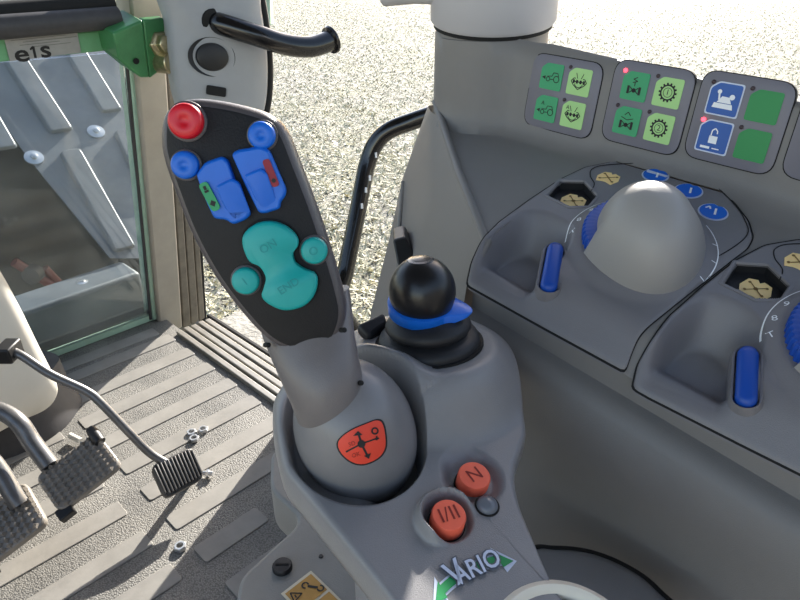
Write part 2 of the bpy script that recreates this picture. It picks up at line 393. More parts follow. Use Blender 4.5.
# the rest of the cab shell, behind and above the camera
wallm = mat('cab_lining', '6f6d6a', .7)
for nm, c, e in [('wall_left', (-.80, .35, .28), (.02, 1.1, .28)), ('wall_back', (0, -.78, .5), (.8, .02, .5)), ('ceiling', (-.02, .4, 1.56), (.84, 1.05, .03))]:
    b = MB(); b.box(c, (e[0], 0, 0), (0, e[1], 0), (0, 0, e[2])); struct(b.build(nm, wallm, bevel=.01))
# ================================================================== TOP LEFT: type plate, bracket, cover, handles
lp = thing('type_plate', 'grey type plate reading e1 s riveted on the green frame', 'plate', onW(44, 46, -.035))
O = onW(44, 45.5, -.0315); ex = (onW(80, 41.5, -.0315)-onW(8, 49.5, -.0315)); hw = ex.length/2; ex.normalize(); ey = (onW(44, 34, -.0315)-onW(44, 57, -.0315)); ey = (ey-ex*ey.dot(ex)); hh = ey.length/2; ey.normalize()
pn = -WN
b = MB(); b.prism([O-ex*hw-ey*hh, O+ex*hw-ey*hh, O+ex*hw+ey*hh, O-ex*hw+ey*hh], pn*.0015); b.build('plate', M['plate'], lp, bevel=.0005)
g = G2(); g.text('e', .042, -hw*.66, -hh*.50, sx=1.3, offset=.0008); g.text('s', .042, -hw*.0, -hh*.38, sx=1.25, offset=.0008); g.rect(-hw*.31, -hh*.45, .0045, .021); g.line(-hw*.31-.006, -hh*.45+.005, -hw*.31, -hh*.45+.010, .0035); g.build('lettering', M['ink'], lp, framefn(O, ex, ey, pn, .002))
g = G2()
for k in range(4): g.rect(lerp(-hw*.1, hw*.2, k % 2), hh*(.75-.24*k), hw*(1.5 if k < 2 else 1.1), hh*.05)
g.build('fine_print', mat('grey_print', '6c6c6c', .6), lp, framefn(O, ex, ey, pn, .002))
# dash bar across the top left
db = thing('dash_bar', 'dark grey padded bar across the top of the front window', 'bar', onW(60, 20, -.09))
pa, pc = onW(-70, 33, -.05), onW(118, 17.5, -.05); b = MB(); b.tube([pa, pa.lerp(pc, .5), pc], .020, 20); b.build('padding', M['seal'], db)
pa, pc = onW(-70, 20, -.02), onW(112, 4, -.02); b = MB(); b.tube([pa, pa.lerp(pc, .5), pc], .02, 16); b.build('rubber_strip', M['gap'], db)
pa, pc = onW(-70, 10, .01), onW(110, -6, .01); b = MB(); b.tube([pa, pa.lerp(pc, .5), pc], .018, 16); b.build('light_rail', M['cream'], db)
# green bracket with pivot bolt
bk = thing('hinge_bracket', 'green painted hinge bracket with a yellowish pivot bolt', 'bracket', onW(140, 60, -.1))
fp = [(113, 33), (143, 20), (150, 78), (141, 78), (119, 60)]
b = MB(); b.prism([onW(x, y, -.10) for x, y in fp], WN*.08); b.build('plate', M['greendark'], bk, bevel=.004)
b = MB(); b.prism([onW(143, 20, -.10), onW(164, 18, -.09), onW(172, 62, -.09), onW(150, 79, -.10)], WN*.02); b.build('plate', M['greendark'], bk, bevel=.004)
q = onW(162, 44, -.10)
axb = (UD*.75-VD*.6+ZD*.05).normalized()
b = MB(); b.lathe([(.02, -.03), (.026, -.028), (.026, .0), (.022, .004), (.018, .004), (.018, .02), (.012, .022)], q, axb, 6); b.build('pivot_bolt', M['brass'], bk, bevel=.002)
b = MB(); b.lathe([(.019, -.03), (.021, -.028), (.021, .028), (.019, .03)], q-ZD*.035, axb, 20); b.build('bushing', M['brass'], bk)
b = MB(); b.lathe([(.006, 0), (.006, .002)], onW(136, 61, -.102), -WN, 14); b.build('hole', M['gap'], bk)
b = MB(); b.lathe([(.006, 0), (.006, .003)], onW(163, 66, -.112), -WN, 14); b.build('hole', M['gap'], bk)
b = MB(); b.box(onW(173, 35, -.06), UD*.006, ZD*.045, VD*.01); b.build('edge_clip', M['gap'], bk, bevel=.002)
b = MB(); b.prism([at(256, -60, 1.36), at(268, -60, 1.36), at(270.5, 26, 1.36), at(262, 26, 1.36)], VD*.04); struct(b.build('trim_6', M['greenpale'], bevel=.003))
# pillar cover
cvW = 1.24
cv = thing('pillar_cover', 'pale grey plastic pillar cover with an oval plug and slot', 'cover', at(215, 110, cvW))
CN = (CAM-at(215, 50, cvW)).normalized(); CN = (CN+UD*.25).normalized()
C0 = at(215, 60, cvW)
def onC(x, y, off=0): return onP(x, y, C0+CN*off, CN)
outl = catmull([onC(*p) for p in [(160, -40), (168, 20), (171, 60), (178, 100), (190, 128), (225, 135), (255, 130), (266, 105), (268, 60), (262, 10), (250, -40)]], 8)
ct = sum(outl, V((0, 0, 0)))/len(outl)
def ringC(s, off): return [ct+(p-ct)*s+CN*off for p in outl]
b = MB(); b.rings([ringC(1.0, -.06), ringC(1.0, -.01), ringC(.97, .006), ringC(.9, .016), ringC(.6, .026), ringC(.2, .03)]); b.build('shell', M['cover'], cv, ang=60)
b = MB(); b.tube([p-CN*.012 for p in catmull([onC(*p) for p in [(253, -40), (262.5, 5), (268.5, 50), (269, 90), (264, 118), (254, 135)]], 6, False)], .012, 10); b.build('edge_seal', M['gap'], cv)
exC = UD.copy(); exC = (exC-CN*exC.dot(CN)).normalized(); eyC = CN.cross(exC)
def ell(o, rx, ry, n=32, ex=exC, ey=eyC): return [o+ex*rx*math.cos(2*PI*k/n)+ey*ry*math.sin(2*PI*k/n) for k in range(n)]
q = onC(212, 57, .028); b = MB(); b.rings([ell(q-CN*.01, .045, .036), ell(q+CN*.002, .045, .036), ell(q-CN*.002, .036, .029)]); b.build('plug_recess', M['rubber'], cv)
b = MB(); q2 = q+CN*.0015; b.rings([ell(q2, .032, .026), ell(q2+CN*.006, .030, .024), ell(q2+CN*.008, .024, .018)]); b.build('plug', M['black'], cv)
q = onC(216, 91, .028); a1 = (exC-eyC*.18).normalized(); a2 = CN.cross(a1)
b = MB(); b.rings([roundpoly([q+a1*sx*.019+a2*sy*.009+CN*o for sx, sy in ((-1, -1), (1, -1), (1, 1), (-1, 1))], .004) for o in (-.02, .004)]); b.build('slot', M['gap'], cv)
# grab handle out of the cover
gh = thing('grab_handle', 'glossy black tubular grab handle sticking out of the pillar cover', 'handle', onC(213, 22, .02))
hp = catmull([onC(209, 21, -.02), onC(222, 24.5, .03), onC(255, 35, .055), onC(285, 44.5, .06), onC(308, 47, .06), onC(322, 44, .055), onC(331, 40, .05)], 8, False)
b = MB(); b.tube(hp, .0205, 20); b.build('bar', M['blackgloss'], gh)
d = (hp[-1]-hp[-2]).normalized(); b = MB(); b.lathe([(.020, -.006), (.027, -.003), (.028, .002), (.02, .006)], hp[-1], d, 20); b.build('end_cap', M['blackgloss'], gh)
d = (hp[6]-hp[4]).normalized(); b = MB(); b.lathe([(.026, -.004), (.025, .002), (.019, .004)], onC(214, 22.5, .022), d, 20); b.build('collar', M['gap'], gh)
# door grab bar
dh = thing('door_grab_bar', 'black bent grab bar rising beside the console in front of the field', 'handle', at(345, 300, 1.0))
hp = catmull([at(440, 112, .95), at(413, 121, .97), at(390, 130, .98), at(376, 143, .99), at(367, 165, 1.0), at(360, 200, 1.0), at(353, 235, 1.0), at(346, 270, 1.0), at(341, 310, 1.0), V((.642, .665, .24))], 8, False)
b = MB(); b.tube(hp, .0138, 20); b.build('bar', M['blackgloss'], dh)
for x, y in [(376, 155), (370, 178), (366, 190), (362, 206)]:
    b = MB(); q = at(x, y, .9845); b.tube([q-ZD*.004, q+ZD*.004], .0018, 8); b.build('paint_chip', M['white'], dh)
# ================================================================== SIDE CONSOLE
def zf(F): return .632+.2*(F-.2)-.07*min(0, F-.12)
def zbk(F): return .697+.07*(min(F, .36)-.36)+.06*min(0, F-.16)
def smin(a, b, k):
    h = max(0, min(1, .5+.5*(b-a)/k)); return b+(a-b)*h-k*h*(1-h)
def ledge(R, F):
    z0 = zf(F); top = z0+(zbk(F)-z0)*(R-.40)/.176
    return smin(top, z0-1.4*(.40-R), .008)
def onL(x, y, off=0):
    q = ray(x, y); w = .30; f = lambda w: (CAM+q*w).z-ledge(q.x*w, q.y*w)-off
    while w < 1.2 and f(w) > 0: w += .004
    a, c = w-.004, w
    for _ in range(30):
        m = (a+c)/2
        if f(m) > 0: a = m
        else: c = m
    return CAM+q*c
def zs(F): return .581+.15*(F-.227)
def ztop(F): return .783+.11*(min(F, .36)-.35)
con = thing('side_console', 'grey plastic side console along the right of the cab', 'console', (.48, .1, 0))
rows = []
def profile(F, cut=None):
    P = [(.335, -.0), (.352, .3), (.362, zs(F)-.045), (.367, zs(F)-.012), (.372, zs(F)-.003), (.379, zs(F)), (.385, zs(F)+.002), (.386, zf(F)-.031), (.380, zf(F)-.0285)]
    for k in range(1, 13): R = .38+.02*k/6; P.append((R, ledge(R, F)-.001))
    for k in range(1, 41): R = .42+.136*k/40; P.append((R, ledge(R, F)-.001))
    zb = ledge(.576, F)
    P += [(.5665, zb-.0015), (.5725, zb+.0035), (.5755, zb+.012)]
    zt = ztop(F)
    for k in range(1, 6): z = lerp(zb+.012, zt-.006, k/5); P.append((.5755+.15*(z-.709), z))
    R1 = .5755+.15*(zt-.715)
    P += [(R1+.003, zt-.001), (R1+.009, zt), (R1+.03, zt-.004), (R1+.045, zt-.02), (.66, .55), (.66, 0)]
    return P
Fs = [-.30+.585*k/200 for k in range(201)]
b = MB(); b.rings([[V((R, F, z)) for R, z in profile(F)] for F in Fs], closed=False, cap0=False, cap1=False)
# the forward part of ledge and panel, narrowing to the column along the slanted end edge
A0 = V((.576, .506, .702)); B0 = V((.40, .285, zf(.285)))
fr = []; cx0, cy0, cr0 = .617, .452, .064
Rw = lambda F: smin(.5755, (cx0-math.sqrt(max(0, cr0**2-(F-cy0)**2))) if abs(F-cy0) < cr0 else .66, .022)
plan = [(Rw(lerp(.285, .478, k/26)), lerp(.285, .478, k/26)) for k in range(27)]
A0 = V((plan[-1][0], plan[-1][1], .702))
for k in range(1, 10):
    a = lerp(PI-math.asin((.478-cy0)/cr0), PI*.35, k/9); plan.append((cx0+cr0*math.cos(a), cy0+cr0*math.sin(a)))
for k, (Rk, F) in enumerate(plan):
    t = min(1, k/26); Rf = lerp(.40, A0.x, t); zb = zbk(F); zt = ztop(min(F, .36))+.006*smooth(.37, .42, F); row = []
    lean = .15*(1-smooth(.36, .42, F)) if k < 27 else 0
    for j in range(13):
        R = lerp(Rf, Rk-.009, j/12)
        if k >= 26: R = Rk
        Ff = F; u = (R-.40)/.176
        z = lerp(zf(.285), zb, u) if k else ledge(R, F); z = lerp(lerp(ledge(R, .285), z, t), zb, t*t*.6) if k < 26 else zb+.0045
        row.append(V((R, F, z-.001)))
    row += [V((Rk-.003 if k < 26 else Rk, F, zb+.0035)), V((Rk, F, zb+.012))]
    for j in range(1, 6): z = lerp(zb+.012, zt-.006, j/5); row.append(V((Rk+lean*(z-.709), F, z)))
    R1 = Rk+lean*(zt-.715); row += [V((R1+(.009 if k < 27 else 0), F, zt)), V((R1+.045, F, zt-.02)), V((.66, F, .55))]
    fr.append(row)
b.rings(fr, closed=False, cap0=False, cap1=False)
POD = [(467, 285), (472, 262), (487, 235), (500, 222), (530, 200), (560, 180), (585, 168), (612, 162.5), (645, 161.5), (680, 166), (710, 182), (735, 205), (748, 222), (752.5, 238), (747, 249), (735, 258), (690, 293), (648, 327), (638, 338), (632, 352), (625, 372), (546, 329)]
pod_out = resample(roundpoly([onL(x, y) for x, y in POD], .004, 4), 260)
pod_out = [V((min(p.x, .5655), p.y, ledge(min(p.x, .5655), p.y))) for p in pod_out]
pctr = onL(612, 235); PDF = -.153
def shiftL(p, dF, off=0):                         # the rear module sits a little turned and shorter
    R, F = (p.x, p.y) if not dF else (.38+(p.x-.38)*.89, p.y+dF-.11*(p.x-.38))
    return V((R, F, ledge(R, F)+off))
def inpoly(x, y, P):
    c = False; j = len(P)-1
    for i in range(len(P)):
        if (P[i].y > y) != (P[j].y > y) and x < (P[j].x-P[i].x)*(y-P[i].y)/(P[j].y-P[i].y)+P[i].x: c = not c
        j = i
    return c
cutp = [V((lerp(pctr.x, p.x, .965), lerp(pctr.y, p.y, .965), 0)) for p in pod_out[::3]]; cutq = [shiftL(p, PDF) for p in cutp]
def keepf(f):                                     # the two openings the control modules sit in
    x = sum(b.v[i].x for i in f)/len(f); y = sum(b.v[i].y for i in f)/len(f); z = sum(b.v[i].z for i in f)/len(f)
    return x > .562 or z < ledge(x, y)-.004 or not (inpoly(x, y, cutp) or inpoly(x, y, cutq))
b.f = [f for f in b.f if keepf(f)]
b.build('body', M['console'], con, ang=50)
# slanted end face
b = MB()
E_top = [A0+V((0, 0, -.001)), B0+V((0, 0, -.001)), V((.38, .287, zf(.285)-.03)), V((.372, .285, zs(.285)-.003)), V((.335, .285, 0))]
E_far = [at(428, 106, .76), at(402, 180, .80), at(389, 240, .82), at(371, 312, .82), at(330, 600, 1.0)]
E_mid = [a.lerp(c, .5)+V((-.004, .0, 0)) for a, c in zip(E_top, E_far)]
b.rings([E_top, E_mid, E_far, [p+V((.18, .02, 0)) for p in E_far]], closed=False, cap0=False, cap1=False)
b.build('end_face', M['console'], con, ang=60)
b = MB(); b.tube([A0+V((.012, .016, .012)), A0+V((.003, .002, .003)), A0.lerp(B0, .5)+V((.002, .002, -.003)), B0+V((.003, .001, -.0035)), V((.383, .2865, zf(.285)-.03))], [.0035, .0042, .0042, .0042, .003], 14); b.build('edge_bead', M['console'], con)
b = MB(); e_ = [E_far[1].lerp(E_mid[1], .05), E_far[2].lerp(E_mid[2], .35), E_far[2].lerp(E_mid[3], .8)]; b.tube([p+V((-.002, -.002, 0)) for p in e_], .003, 10); b.build('edge_bead', M['console'], con)
# column and sleeve
SLA = (ZD-VD*.17-UD*.03).normalized(); SLO = V((.617, .452, .798))
cc = V((.617, .452, 0))
b = MB(); rs = []
for z, r, dx in [(.40, .0625, 0), (.70, .0625, 0), (.806, .0625, 0)]:
    rs.append([cc+V((dx+r*math.cos(2*PI*k/56), r*math.sin(2*PI*k/56), z)) for k in range(56)])
b.rings(rs); b.build('column', M['console'], con, ang=50)
b = MB(); b.lathe([(.0658, -.002), (.0658, .004)], SLO, SLA, 56); b.build('seam', M['gap'], con)
sl = thing('monitor_sleeve', 'pale plastic sleeve on top of the console column', 'sleeve', cc+V((0, 0, .789)))
b = MB(); b.lathe([(.0665, .002), (.0695, .006), (.069, .043), (.066, .16)], SLO, SLA, 56); b.build('sleeve', M['sleeve'], sl)
b = MB(); b.tube([at(455, -9, .66), at(415, -10, .68), at(385, -7, .70)], .014, 20); b.build('arm', M['sleeve'], sl)
# small black latch on the end face
b = MB(); p0, p1 = at(399, 240, .70), at(409, 262, .685); b.rings([roundpoly([p0-UD*.007, p0+UD*.007+ZD*.004, p1+UD*.01, p1-UD*.012-ZD*.006], .004), [p+V((.03, .03, -.002)) for p in roundpoly([p0-UD*.007, p0+UD*.007+ZD*.004, p1+UD*.01, p1-UD*.012-ZD*.006], .004)]])
tag(b.build('door_latch', M['black'], bevel=.002), 'small black latch on the console end behind the ball lever', 'latch')
# ---- keypad panels on the upright
PT = V((.15, 0, 1)).normalized(); PS = V((-.008, -1, -.06)).normalized(); PN = V((-1, 0, .15)).normalized(); PS = (PS-PN*PS.dot(PN)).normalized()
P0 = V((.5755+.15*(.735-.709), .33, .735))
def onK(x, y): return onP(x, y, P0, PN)
def fr2(c, off): return framefn(c, PS, PT, PN, off)
def keypad(c, label, keys, leds, KW=.0755, KH=.0725):
    t = thing('keypad_panel', label, 'keypad', c, 'keypads along the top of the console')
    rp = lambda w, h, r, o: roundpoly([c+PS*sx*w/2+PT*sy*h/2+PN*o for sx, sy in ((-1, -1), (1, -1), (1, 1), (-1, 1))], r, 6)
    b = MB(); b.rings([rp(KW+.0016, KH+.0016, .0135, -.004), rp(KW+.0016, KH+.0016, .0135, .0006)]); b.build('edge_seam', M['gap'], t)
    b = MB(); b.rings([rp(KW, KH, .013, -.003), rp(KW, KH, .013, .0010), rp(KW-.0012, KH-.0012, .0125, .0014)]); b.build('foil', M['panel'], t)
    for (sx, sy, m, icon, im) in keys:
        kc = c+PS*(sx*.0158+.001)+PT*sy*.0155; w = .0125
        pts = [(-w, -w), (w, -w), (w, w), (-w+.006, w), (-w, w-.005)]
        if im != 'plain' and m is M['key_b']:
            bb = MB(); bb.rings([roundpoly([kc+PS*x*1.09+PT*y*1.09+PN*o for x, y in pts], .002, 3) for o in (.001, .0018)]); brd = bb.build('key_border', M['silver'], t)
        bb = MB(); bb.rings([roundpoly([kc+PS*x+PT*y+PN*o for x, y in pts], .002, 3) for o in (.001, .0021)]); k = bb.build('key', m, t)
        if icon:
            g = G2(); icon(g); g.build('icon', M['white'] if im == 'white' else M['ink'], k, fr2(kc, .0024))
    for sx, sy, on in leds:
        lc = c+PS*(sx*.0158+.001-.0122)+PT*(sy*.0155+.0122)
        b = MB(); b.lathe([(.0018, .001), (.0018, .0022), (.001, .0028)], lc, PN, 14); b.build('indicator_light', M['ledon'] if on else M['ledoff'], t)
    return t
mm = .001
def gear(g, n):
    g.arc(0, 0, 6.2*mm, 1.3*mm)
    for k in range(14):
        a = 2*PI*k/14; g.line(6.4*mm*math.cos(a), 6.4*mm*math.sin(a), 8.2*mm*math.cos(a), 8.2*mm*math.sin(a), 1.6*mm)
    g.arc(0, 0, 3.9*mm, .5*mm); g.text(n, 7*mm, 0, 0)
def tractor(g, dy=0, A=False):
    g.arc(-3.2*mm, -2.6*mm+dy, 2.0*mm, .7*mm); g.arc(6.2*mm, -1.8*mm+dy, 3.0*mm, .8*mm)
    g.path([(-4.5*mm, 0+dy), (1*mm, .6*mm+dy), (2*mm, 4*mm+dy), (7*mm, 4*mm+dy), (8.5*mm, 1*mm+dy)], .7*mm)
    g.path([(-1*mm, -2.6*mm+dy), (3*mm, -2.2*mm+dy)], .7*mm)
    g.poly([(-10.5*mm, -1.5*mm+dy), (-6.5*mm, .4*mm+dy), (-6.5*mm, -3.4*mm+dy)])
    if A: g.text('A', 5.5*mm, -4*mm, 6*mm+dy)
def diff(g, A=False):
    g.arc(0, -.5*mm, 4.6*mm, .7*mm, 200, 340); g.path([(-8.5*mm, 0), (-6*mm, 3*mm), (-4*mm, 3*mm)], .8*mm); g.path([(8.5*mm, 0), (6*mm, 3*mm), (4*mm, 3*mm)], .8*mm)
    g.path([(-8.5*mm, 0), (-6*mm, -3*mm), (0, -7*mm), (6*mm, -3*mm), (8.5*mm, 0)], .8*mm)
    for x in (-5.6, -2, 2, 5.6): g.rect(x*mm, 0, 2.2*mm, 3.4*mm)
    g.rect(0, 0, 10*mm, 1*mm); g.path([(-2*mm, 3*mm), (-4*mm, 8*mm)], .7*mm); g.path([(2*mm, 3*mm), (4*mm, 8*mm)], .7*mm)
    if A: g.text('A', 5.5*mm, -6.5*mm, 6*mm)
def axle(g, slash=False):
    for s in (-1, 1):
        g.rect(s*5.5*mm, -3.5*mm, 2.4*mm, 7*mm); g.path([(s*4*mm, -1*mm), (-s*.5*mm, -5*mm)], .9*mm); g.line(s*4*mm, -6*mm, 0, -2.5*mm, .9*mm)
    g.circ(0, -3.6*mm, 2*mm)
    if slash:
        g.line(-6*mm, 3*mm, 0, 1*mm, .7*mm); g.line(6*mm, 3*mm, 0, 1*mm, .7*mm); g.path([(-3*mm, 5*mm), (0, 8*mm), (3*mm, 5*mm)], .8*mm)
    else:
        g.line(0, 0, 0, 4*mm, .8*mm); g.path([(-2.4*mm, 3*mm), (2.2*mm, 4.6*mm), (-2.2*mm, 6*mm), (1.5*mm, 8*mm)], .8*mm)
def cab(g):
    g.poly([(-8.5*mm, -7.5*mm), (8.5*mm, -7.5*mm), (7.5*mm, -3.5*mm), (-7.5*mm, -3.5*mm)]); g.poly([(-5.5*mm, -3*mm), (6.5*mm, -3*mm), (4*mm, 2*mm), (-2*mm, 2.2*mm)])
    g.path([(-4*mm, -1*mm), (-5*mm, 5*mm)], 1.5*mm); g.circ(-5*mm, 5.5*mm, 1.8*mm); g.circ(6*mm, 2.5*mm, 2.2*mm)
def lock(g):
    g.rect(0, -2.5*mm, 7*mm, 6.2*mm); g.path([(-2.4*mm, .8*mm), (-2.2*mm, 5*mm), (0, 7*mm), (2.2*mm, 5*mm), (2.4*mm, 2.8*mm)], 1*mm); g.rect(-5*mm, -9.5*mm, 8*mm, 2*mm); g.rect(4*mm, -9.5*mm, 6*mm, .9*mm)
kp = [onK(*q) for q in [(562, 95.5), (646.5, 107), (737.5, 122)]]
G, Lg, D, Bl = M['key_g'], M['key_l'], M['key_d'], M['key_b']
keypad(kp[0], 'keypad nearest the column, tractor symbols on green and pale green keys', [(-1, 1, G, tractor, 'ink'), (1, 1, Lg, diff, 'ink'), (-1, -1, G, lambda g: tractor(g, -1*mm, True), 'ink'), (1, -1, Lg, lambda g: diff(g, True), 'ink')], [(1, 1, 0), (1, -1, 0)], .0785, .0705)
keypad(kp[1], 'keypad with two toothed gear symbols and one lit red light', [(-1, 1, G, axle, 'ink'), (1, 1, Lg, lambda g: gear(g, '1'), 'ink'), (-1, -1, G, lambda g: axle(g, True), 'ink'), (1, -1, Lg, lambda g: gear(g, '2'), 'ink')], [(-1, 1, 1), (1, 1, 0), (-1, -1, 0), (1, -1, 0)])
keypad(kp[2], 'keypad with two white-bordered blue keys and two blank green keys', [(-1, 1, Bl, cab, 'white'), (1, 1, D, None, 'plain'), (-1, -1, Bl, lock, 'white'), (1, -1, D, None, 'plain')], [(-1, 1, 0), (1, 1, 0), (-1, -1, 1), (1, -1, 0)], .0735, .0725)
c4 = kp[2]+(kp[2]-kp[1])
c4 = c4+PS*.001
t4 = keypad(c4, 'blank grey panel cut off by the right edge of the photo', [], [])
# ---- rotary control pods
# ---- rotary control modules
def lnorm(R, F, e=.002):
    return V((-(ledge(R+e, F)-ledge(R-e, F))/(2*e), -(ledge(R, F+e)-ledge(R, F-e))/(2*e), 1)).normalized()
hexpx = [(547, 197), (560, 182), (584, 182.5), (597, 197), (588, 207.5), (569, 208)]
def make_pod(dF, label):
    def oL(x, y, off=0): return shiftL(onL(x, y), dF, off)
    P_out = [shiftL(p, dF) for p in pod_out]; pctr = oL(612, 235)
    kc = oL(639, 246); KN = lnorm(kc.x+.02, kc.y); scp = oL(520, 253); slc = oL(552, 268); hx = [oL(*p) for p in hexpx]
    def podh(R, F, d):
        h = .0016
        q = (abs((R-scp.x)/.058)**2.6+abs((F-scp.y-.003)/.034)**2.6)**(1/2.6); h -= .034*(1-smooth(.62, 1.0, q))*smooth(.001, .012, d)*lerp(.12, 1, smooth(.382, .412, R))       # finger scoop
        q = math.hypot(R-kc.x, F-kc.y); h += .005*(1-smooth(.048, .062, q))                                  # raised ring under the dial
        return h
    t = thing('rotary_control_module', label, 'control module', pctr, 'rotary control modules on the console ledge')
    NR = 90; rs = []
    for i in range(NR+1):
        s = max(.002, (i/NR)); ring = []
        for p in P_out:
            R, F = lerp(pctr.x, p.x, s), lerp(pctr.y, p.y, s)
            d = (1-s)*math.hypot(p.x-pctr.x, p.y-pctr.y); e = min(1, d/.0025); ring.append(V((R, F, ledge(R, F)+podh(R, F, d)-.0012*(1-math.sqrt(1-(1-e)**2)))))
        rs.append(ring)
    rs.append([p+V((0, 0, -.004)) for p in rs[-1]])
    b = MB(); b.rings(rs, cap0=True, cap1=False)
    b.f = [f for f in b.f if not inpoly(sum(b.v[i].x for i in f)/len(f), sum(b.v[i].y for i in f)/len(f), hx)]
    body = b.build('housing', M['pod'], t, ang=70)
    tree = bvh(body)
    # dark seam around
    cl = MB(); out = []
    for s in (.997, 1.012):
        out.append([V((lerp(pctr.x, p.x, s), lerp(pctr.y, p.y, s), ledge(lerp(pctr.x, p.x, s), lerp(pctr.y, p.y, s))+.0004)) for p in P_out])
    cl.rings(out, False, False); cl.build('seam', M['gap'], t)
    # hexagonal recess
    hc = sum(hx, V((0, 0, 0)))/6; hn = lnorm(hc.x, hc.y)
    hr = lambda s, o: [hc+(p-hc)*s+hn*o for p in hx]
    b = MB(); b.rings([hr(1.16, .0005), hr(1.13, .0022), hr(1.02, .0024), hr(.97, .001), hr(.965, -.0005)], cap0=False, cap1=False); b.build('recess_rim', M['pod'], t)
    b = MB(); b.rings([hr(.968, .0006), hr(.95, -.0075)], cap0=False, cap1=True); b.build('recess_well', M['rubber'], t)  # black walls and floor put the recess's inner shade into the colour
    def boltlabel(g, w, h):
        pts = [(-w, -.1*h), (-.75*w, .8*h), (-.2*w, h), (0, .72*h), (.2*w, h), (.75*w, .8*h), (w, -.1*h), (.7*w, -h), (.15*w, -.8*h), (-.15*w, -.8*h), (-.7*w, -h)]
        return g.poly(pts)
    ey = V((1, 0, 0)); ey = (ey-hn*ey.dot(hn)).normalized(); exx = -hn.cross(ey)
    exx = ey.cross(hn)
    w = .0115
    g = boltlabel(G2(), w, w*.9); lb = g.build('symbol_label', M['yellow'], t, framefn(hc, exx, ey, hn, -.0062))
    g = G2(); [g.line(-w*.5, s*w*.4, w*.5, -s*w*.4, w*.07) for s in (-1, 1)]; [g.circ(sx*w*.55, sy*w*.4, w*.10, 8) for sx in (-1, 1) for sy in (-1, 1)]; g.circ(0, 0, w*.15); g.build('symbol', M['brown'], lb, framefn(hc, exx, ey, hn, -.0057))
    # printed symbols along the back
    def printed(px, kind):
        c = oL(*px, .0016); n = lnorm(c.x, c.y); e2 = V((1, 0, 0)); e2 = (e2-n*e2.dot(n)).normalized(); e1 = e2.cross(n); tr2 = lambda o: drape(tree, framefn(c, e1, e2, n, .0), -n, o)
        if kind == 'y':
            g = boltlabel(G2(), .0105, .0095); o = g.build('symbol_label', M['yellow'], t, tr2(.0004))
            g = G2(); [g.line(-.005, s*.004, .005, -s*.004, .0011) for s in (-1, 1)]; [g.circ(sx*.0062, sy*.0045, .0013, 8) for sx in (-1, 1) for sy in (-1, 1)]; g.build('symbol', M['brown'], o, tr2(.0008))
        else:
            def blob(s): return [(s*.0108*math.cos(a), s*(.0098*math.sin(a)-.0016*max(0, 1-abs(math.cos(a))*3.2)*(math.sin(a) > 0))) for a in [2*PI*k/40 for k in range(40)]]
            g = G2().poly(blob(1.12)); o = g.build('symbol_label', M['silver'], t, tr2(.0003))
            g = G2().poly(blob(1.0)); g.build('symbol_field', M['blue'], o, tr2(.0010))
            g = G2(); g.line(.0005, .004, .003, -.004, .0018)
            if kind == 'c': g.path([(-.007, .0005), (-.005, .004), (-.003, .001)], .0014)
            g.build('symbol', M['white'], o, tr2(.0016))
    printed((608, 180), 'y'); printed((655, 177.5), 'b'); printed((688, 193), 'b'); printed((712.5, 214), 'c')
    # thin line framing the symbol field
    ln = [oL(*p, .0020) for p in [(590, 194), (594, 186), (590, 178), (592, 171), (606, 167), (645, 165.5), (682, 170), (712, 186), (735, 208), (745, 224), (747, 236), (735, 248), (708, 264)]]
    ln = catmull(ln, 6, False); b = MB(); b.tube(ln, .0004, 6); b.build('field_line', M['gap'], t)
    # dial scale
    e2 = V((1, 0, 0)); e2 = (e2-KN*e2.dot(KN)).normalized(); e1 = e2.cross(KN)
    dn = lambda o: framefn(kc, e1, e2, KN, o)
    trk = lambda o: drape(tree, framefn(kc, e1, e2, KN, .0), -KN, o)
    g = G2(); g.arc(0, 0, .0585, .0009, 140, 206, 40)
    for a, s in ((150, '7'), (168, '9'), (186, '8'), (203, 'T')): g.text(s, .008, .0535*math.cos(math.radians(a)), .0535*math.sin(math.radians(a)), math.radians(a-180+20))
    g.build('dial_scale', M['white'], t, trk(.0004))
    g = G2(); g.arc(0, 0, .0585, .0009, -8, 58, 40)
    for a in (-8, 14, 34): g.line(.0545*math.cos(math.radians(a)), .0545*math.sin(math.radians(a)), .0585*math.cos(math.radians(a)), .0585*math.sin(math.radians(a)), .0008)
    g.build('dial_scale', M['white'], t, trk(.0004))
    # ribbed blue ring
    b = MB(); rs = []
    for r, h in ((.0452, .002), (.0452, .015), (.0440, .0175), (.036, .0185)):
        rs.append([kc+KN*h+(e1*math.cos(a)+e2*math.sin(a))*(r*(1+.016*(1 if k % 4 < 2 else -1))) for k, a in enumerate([2*PI*k/220 for k in range(220)])])
    b.rings(rs); b.build('ribbed_ring', M['bluedark'], t, ang=20)
    # dial cap: high dome leaning to the driver with notched skirt
    ka = (KN*1.0+V((-.26, -.20, 0))).normalized()
    f2 = (V((-.75, -.66, 0))); f2 = (f2-ka*f2.dot(ka)).normalized(); f1 = f2.cross(ka)
    n = 180; NRr = 40; rs = []
    kb = kc+KN*.001
    for i in range(NRr+1):
        th = (i/NRr)*PI/2; ring = []
        for k in range(n):
            a = 2*PI*k/n; ca = math.cos(a)
            u = i/NRr; rr = .0485*(1-u**2.5)**(1/2.2) if i < NRr else .0012
            lo = .024*smooth(-.75, -.6, ca)*(1-smooth(.06, .20, ca))          # notches left and right show the ring
            u2 = max(u, lo/.063); fl = 1+.36*smooth(-.10, .14, ca)*(1-u2)**1.5; rr = .0375*(1-u2**2.7)**(1/2.2) if i < NRr else .0012
            h = .063*u2
            if ca > 0: h -= .013*ca*(1-u)
            ring.append(kb+ka*h+(f2*ca*(1.52 if ca > 0 else 1.0)+f1*math.sin(a)*fl)*rr)
        rs.append(ring)
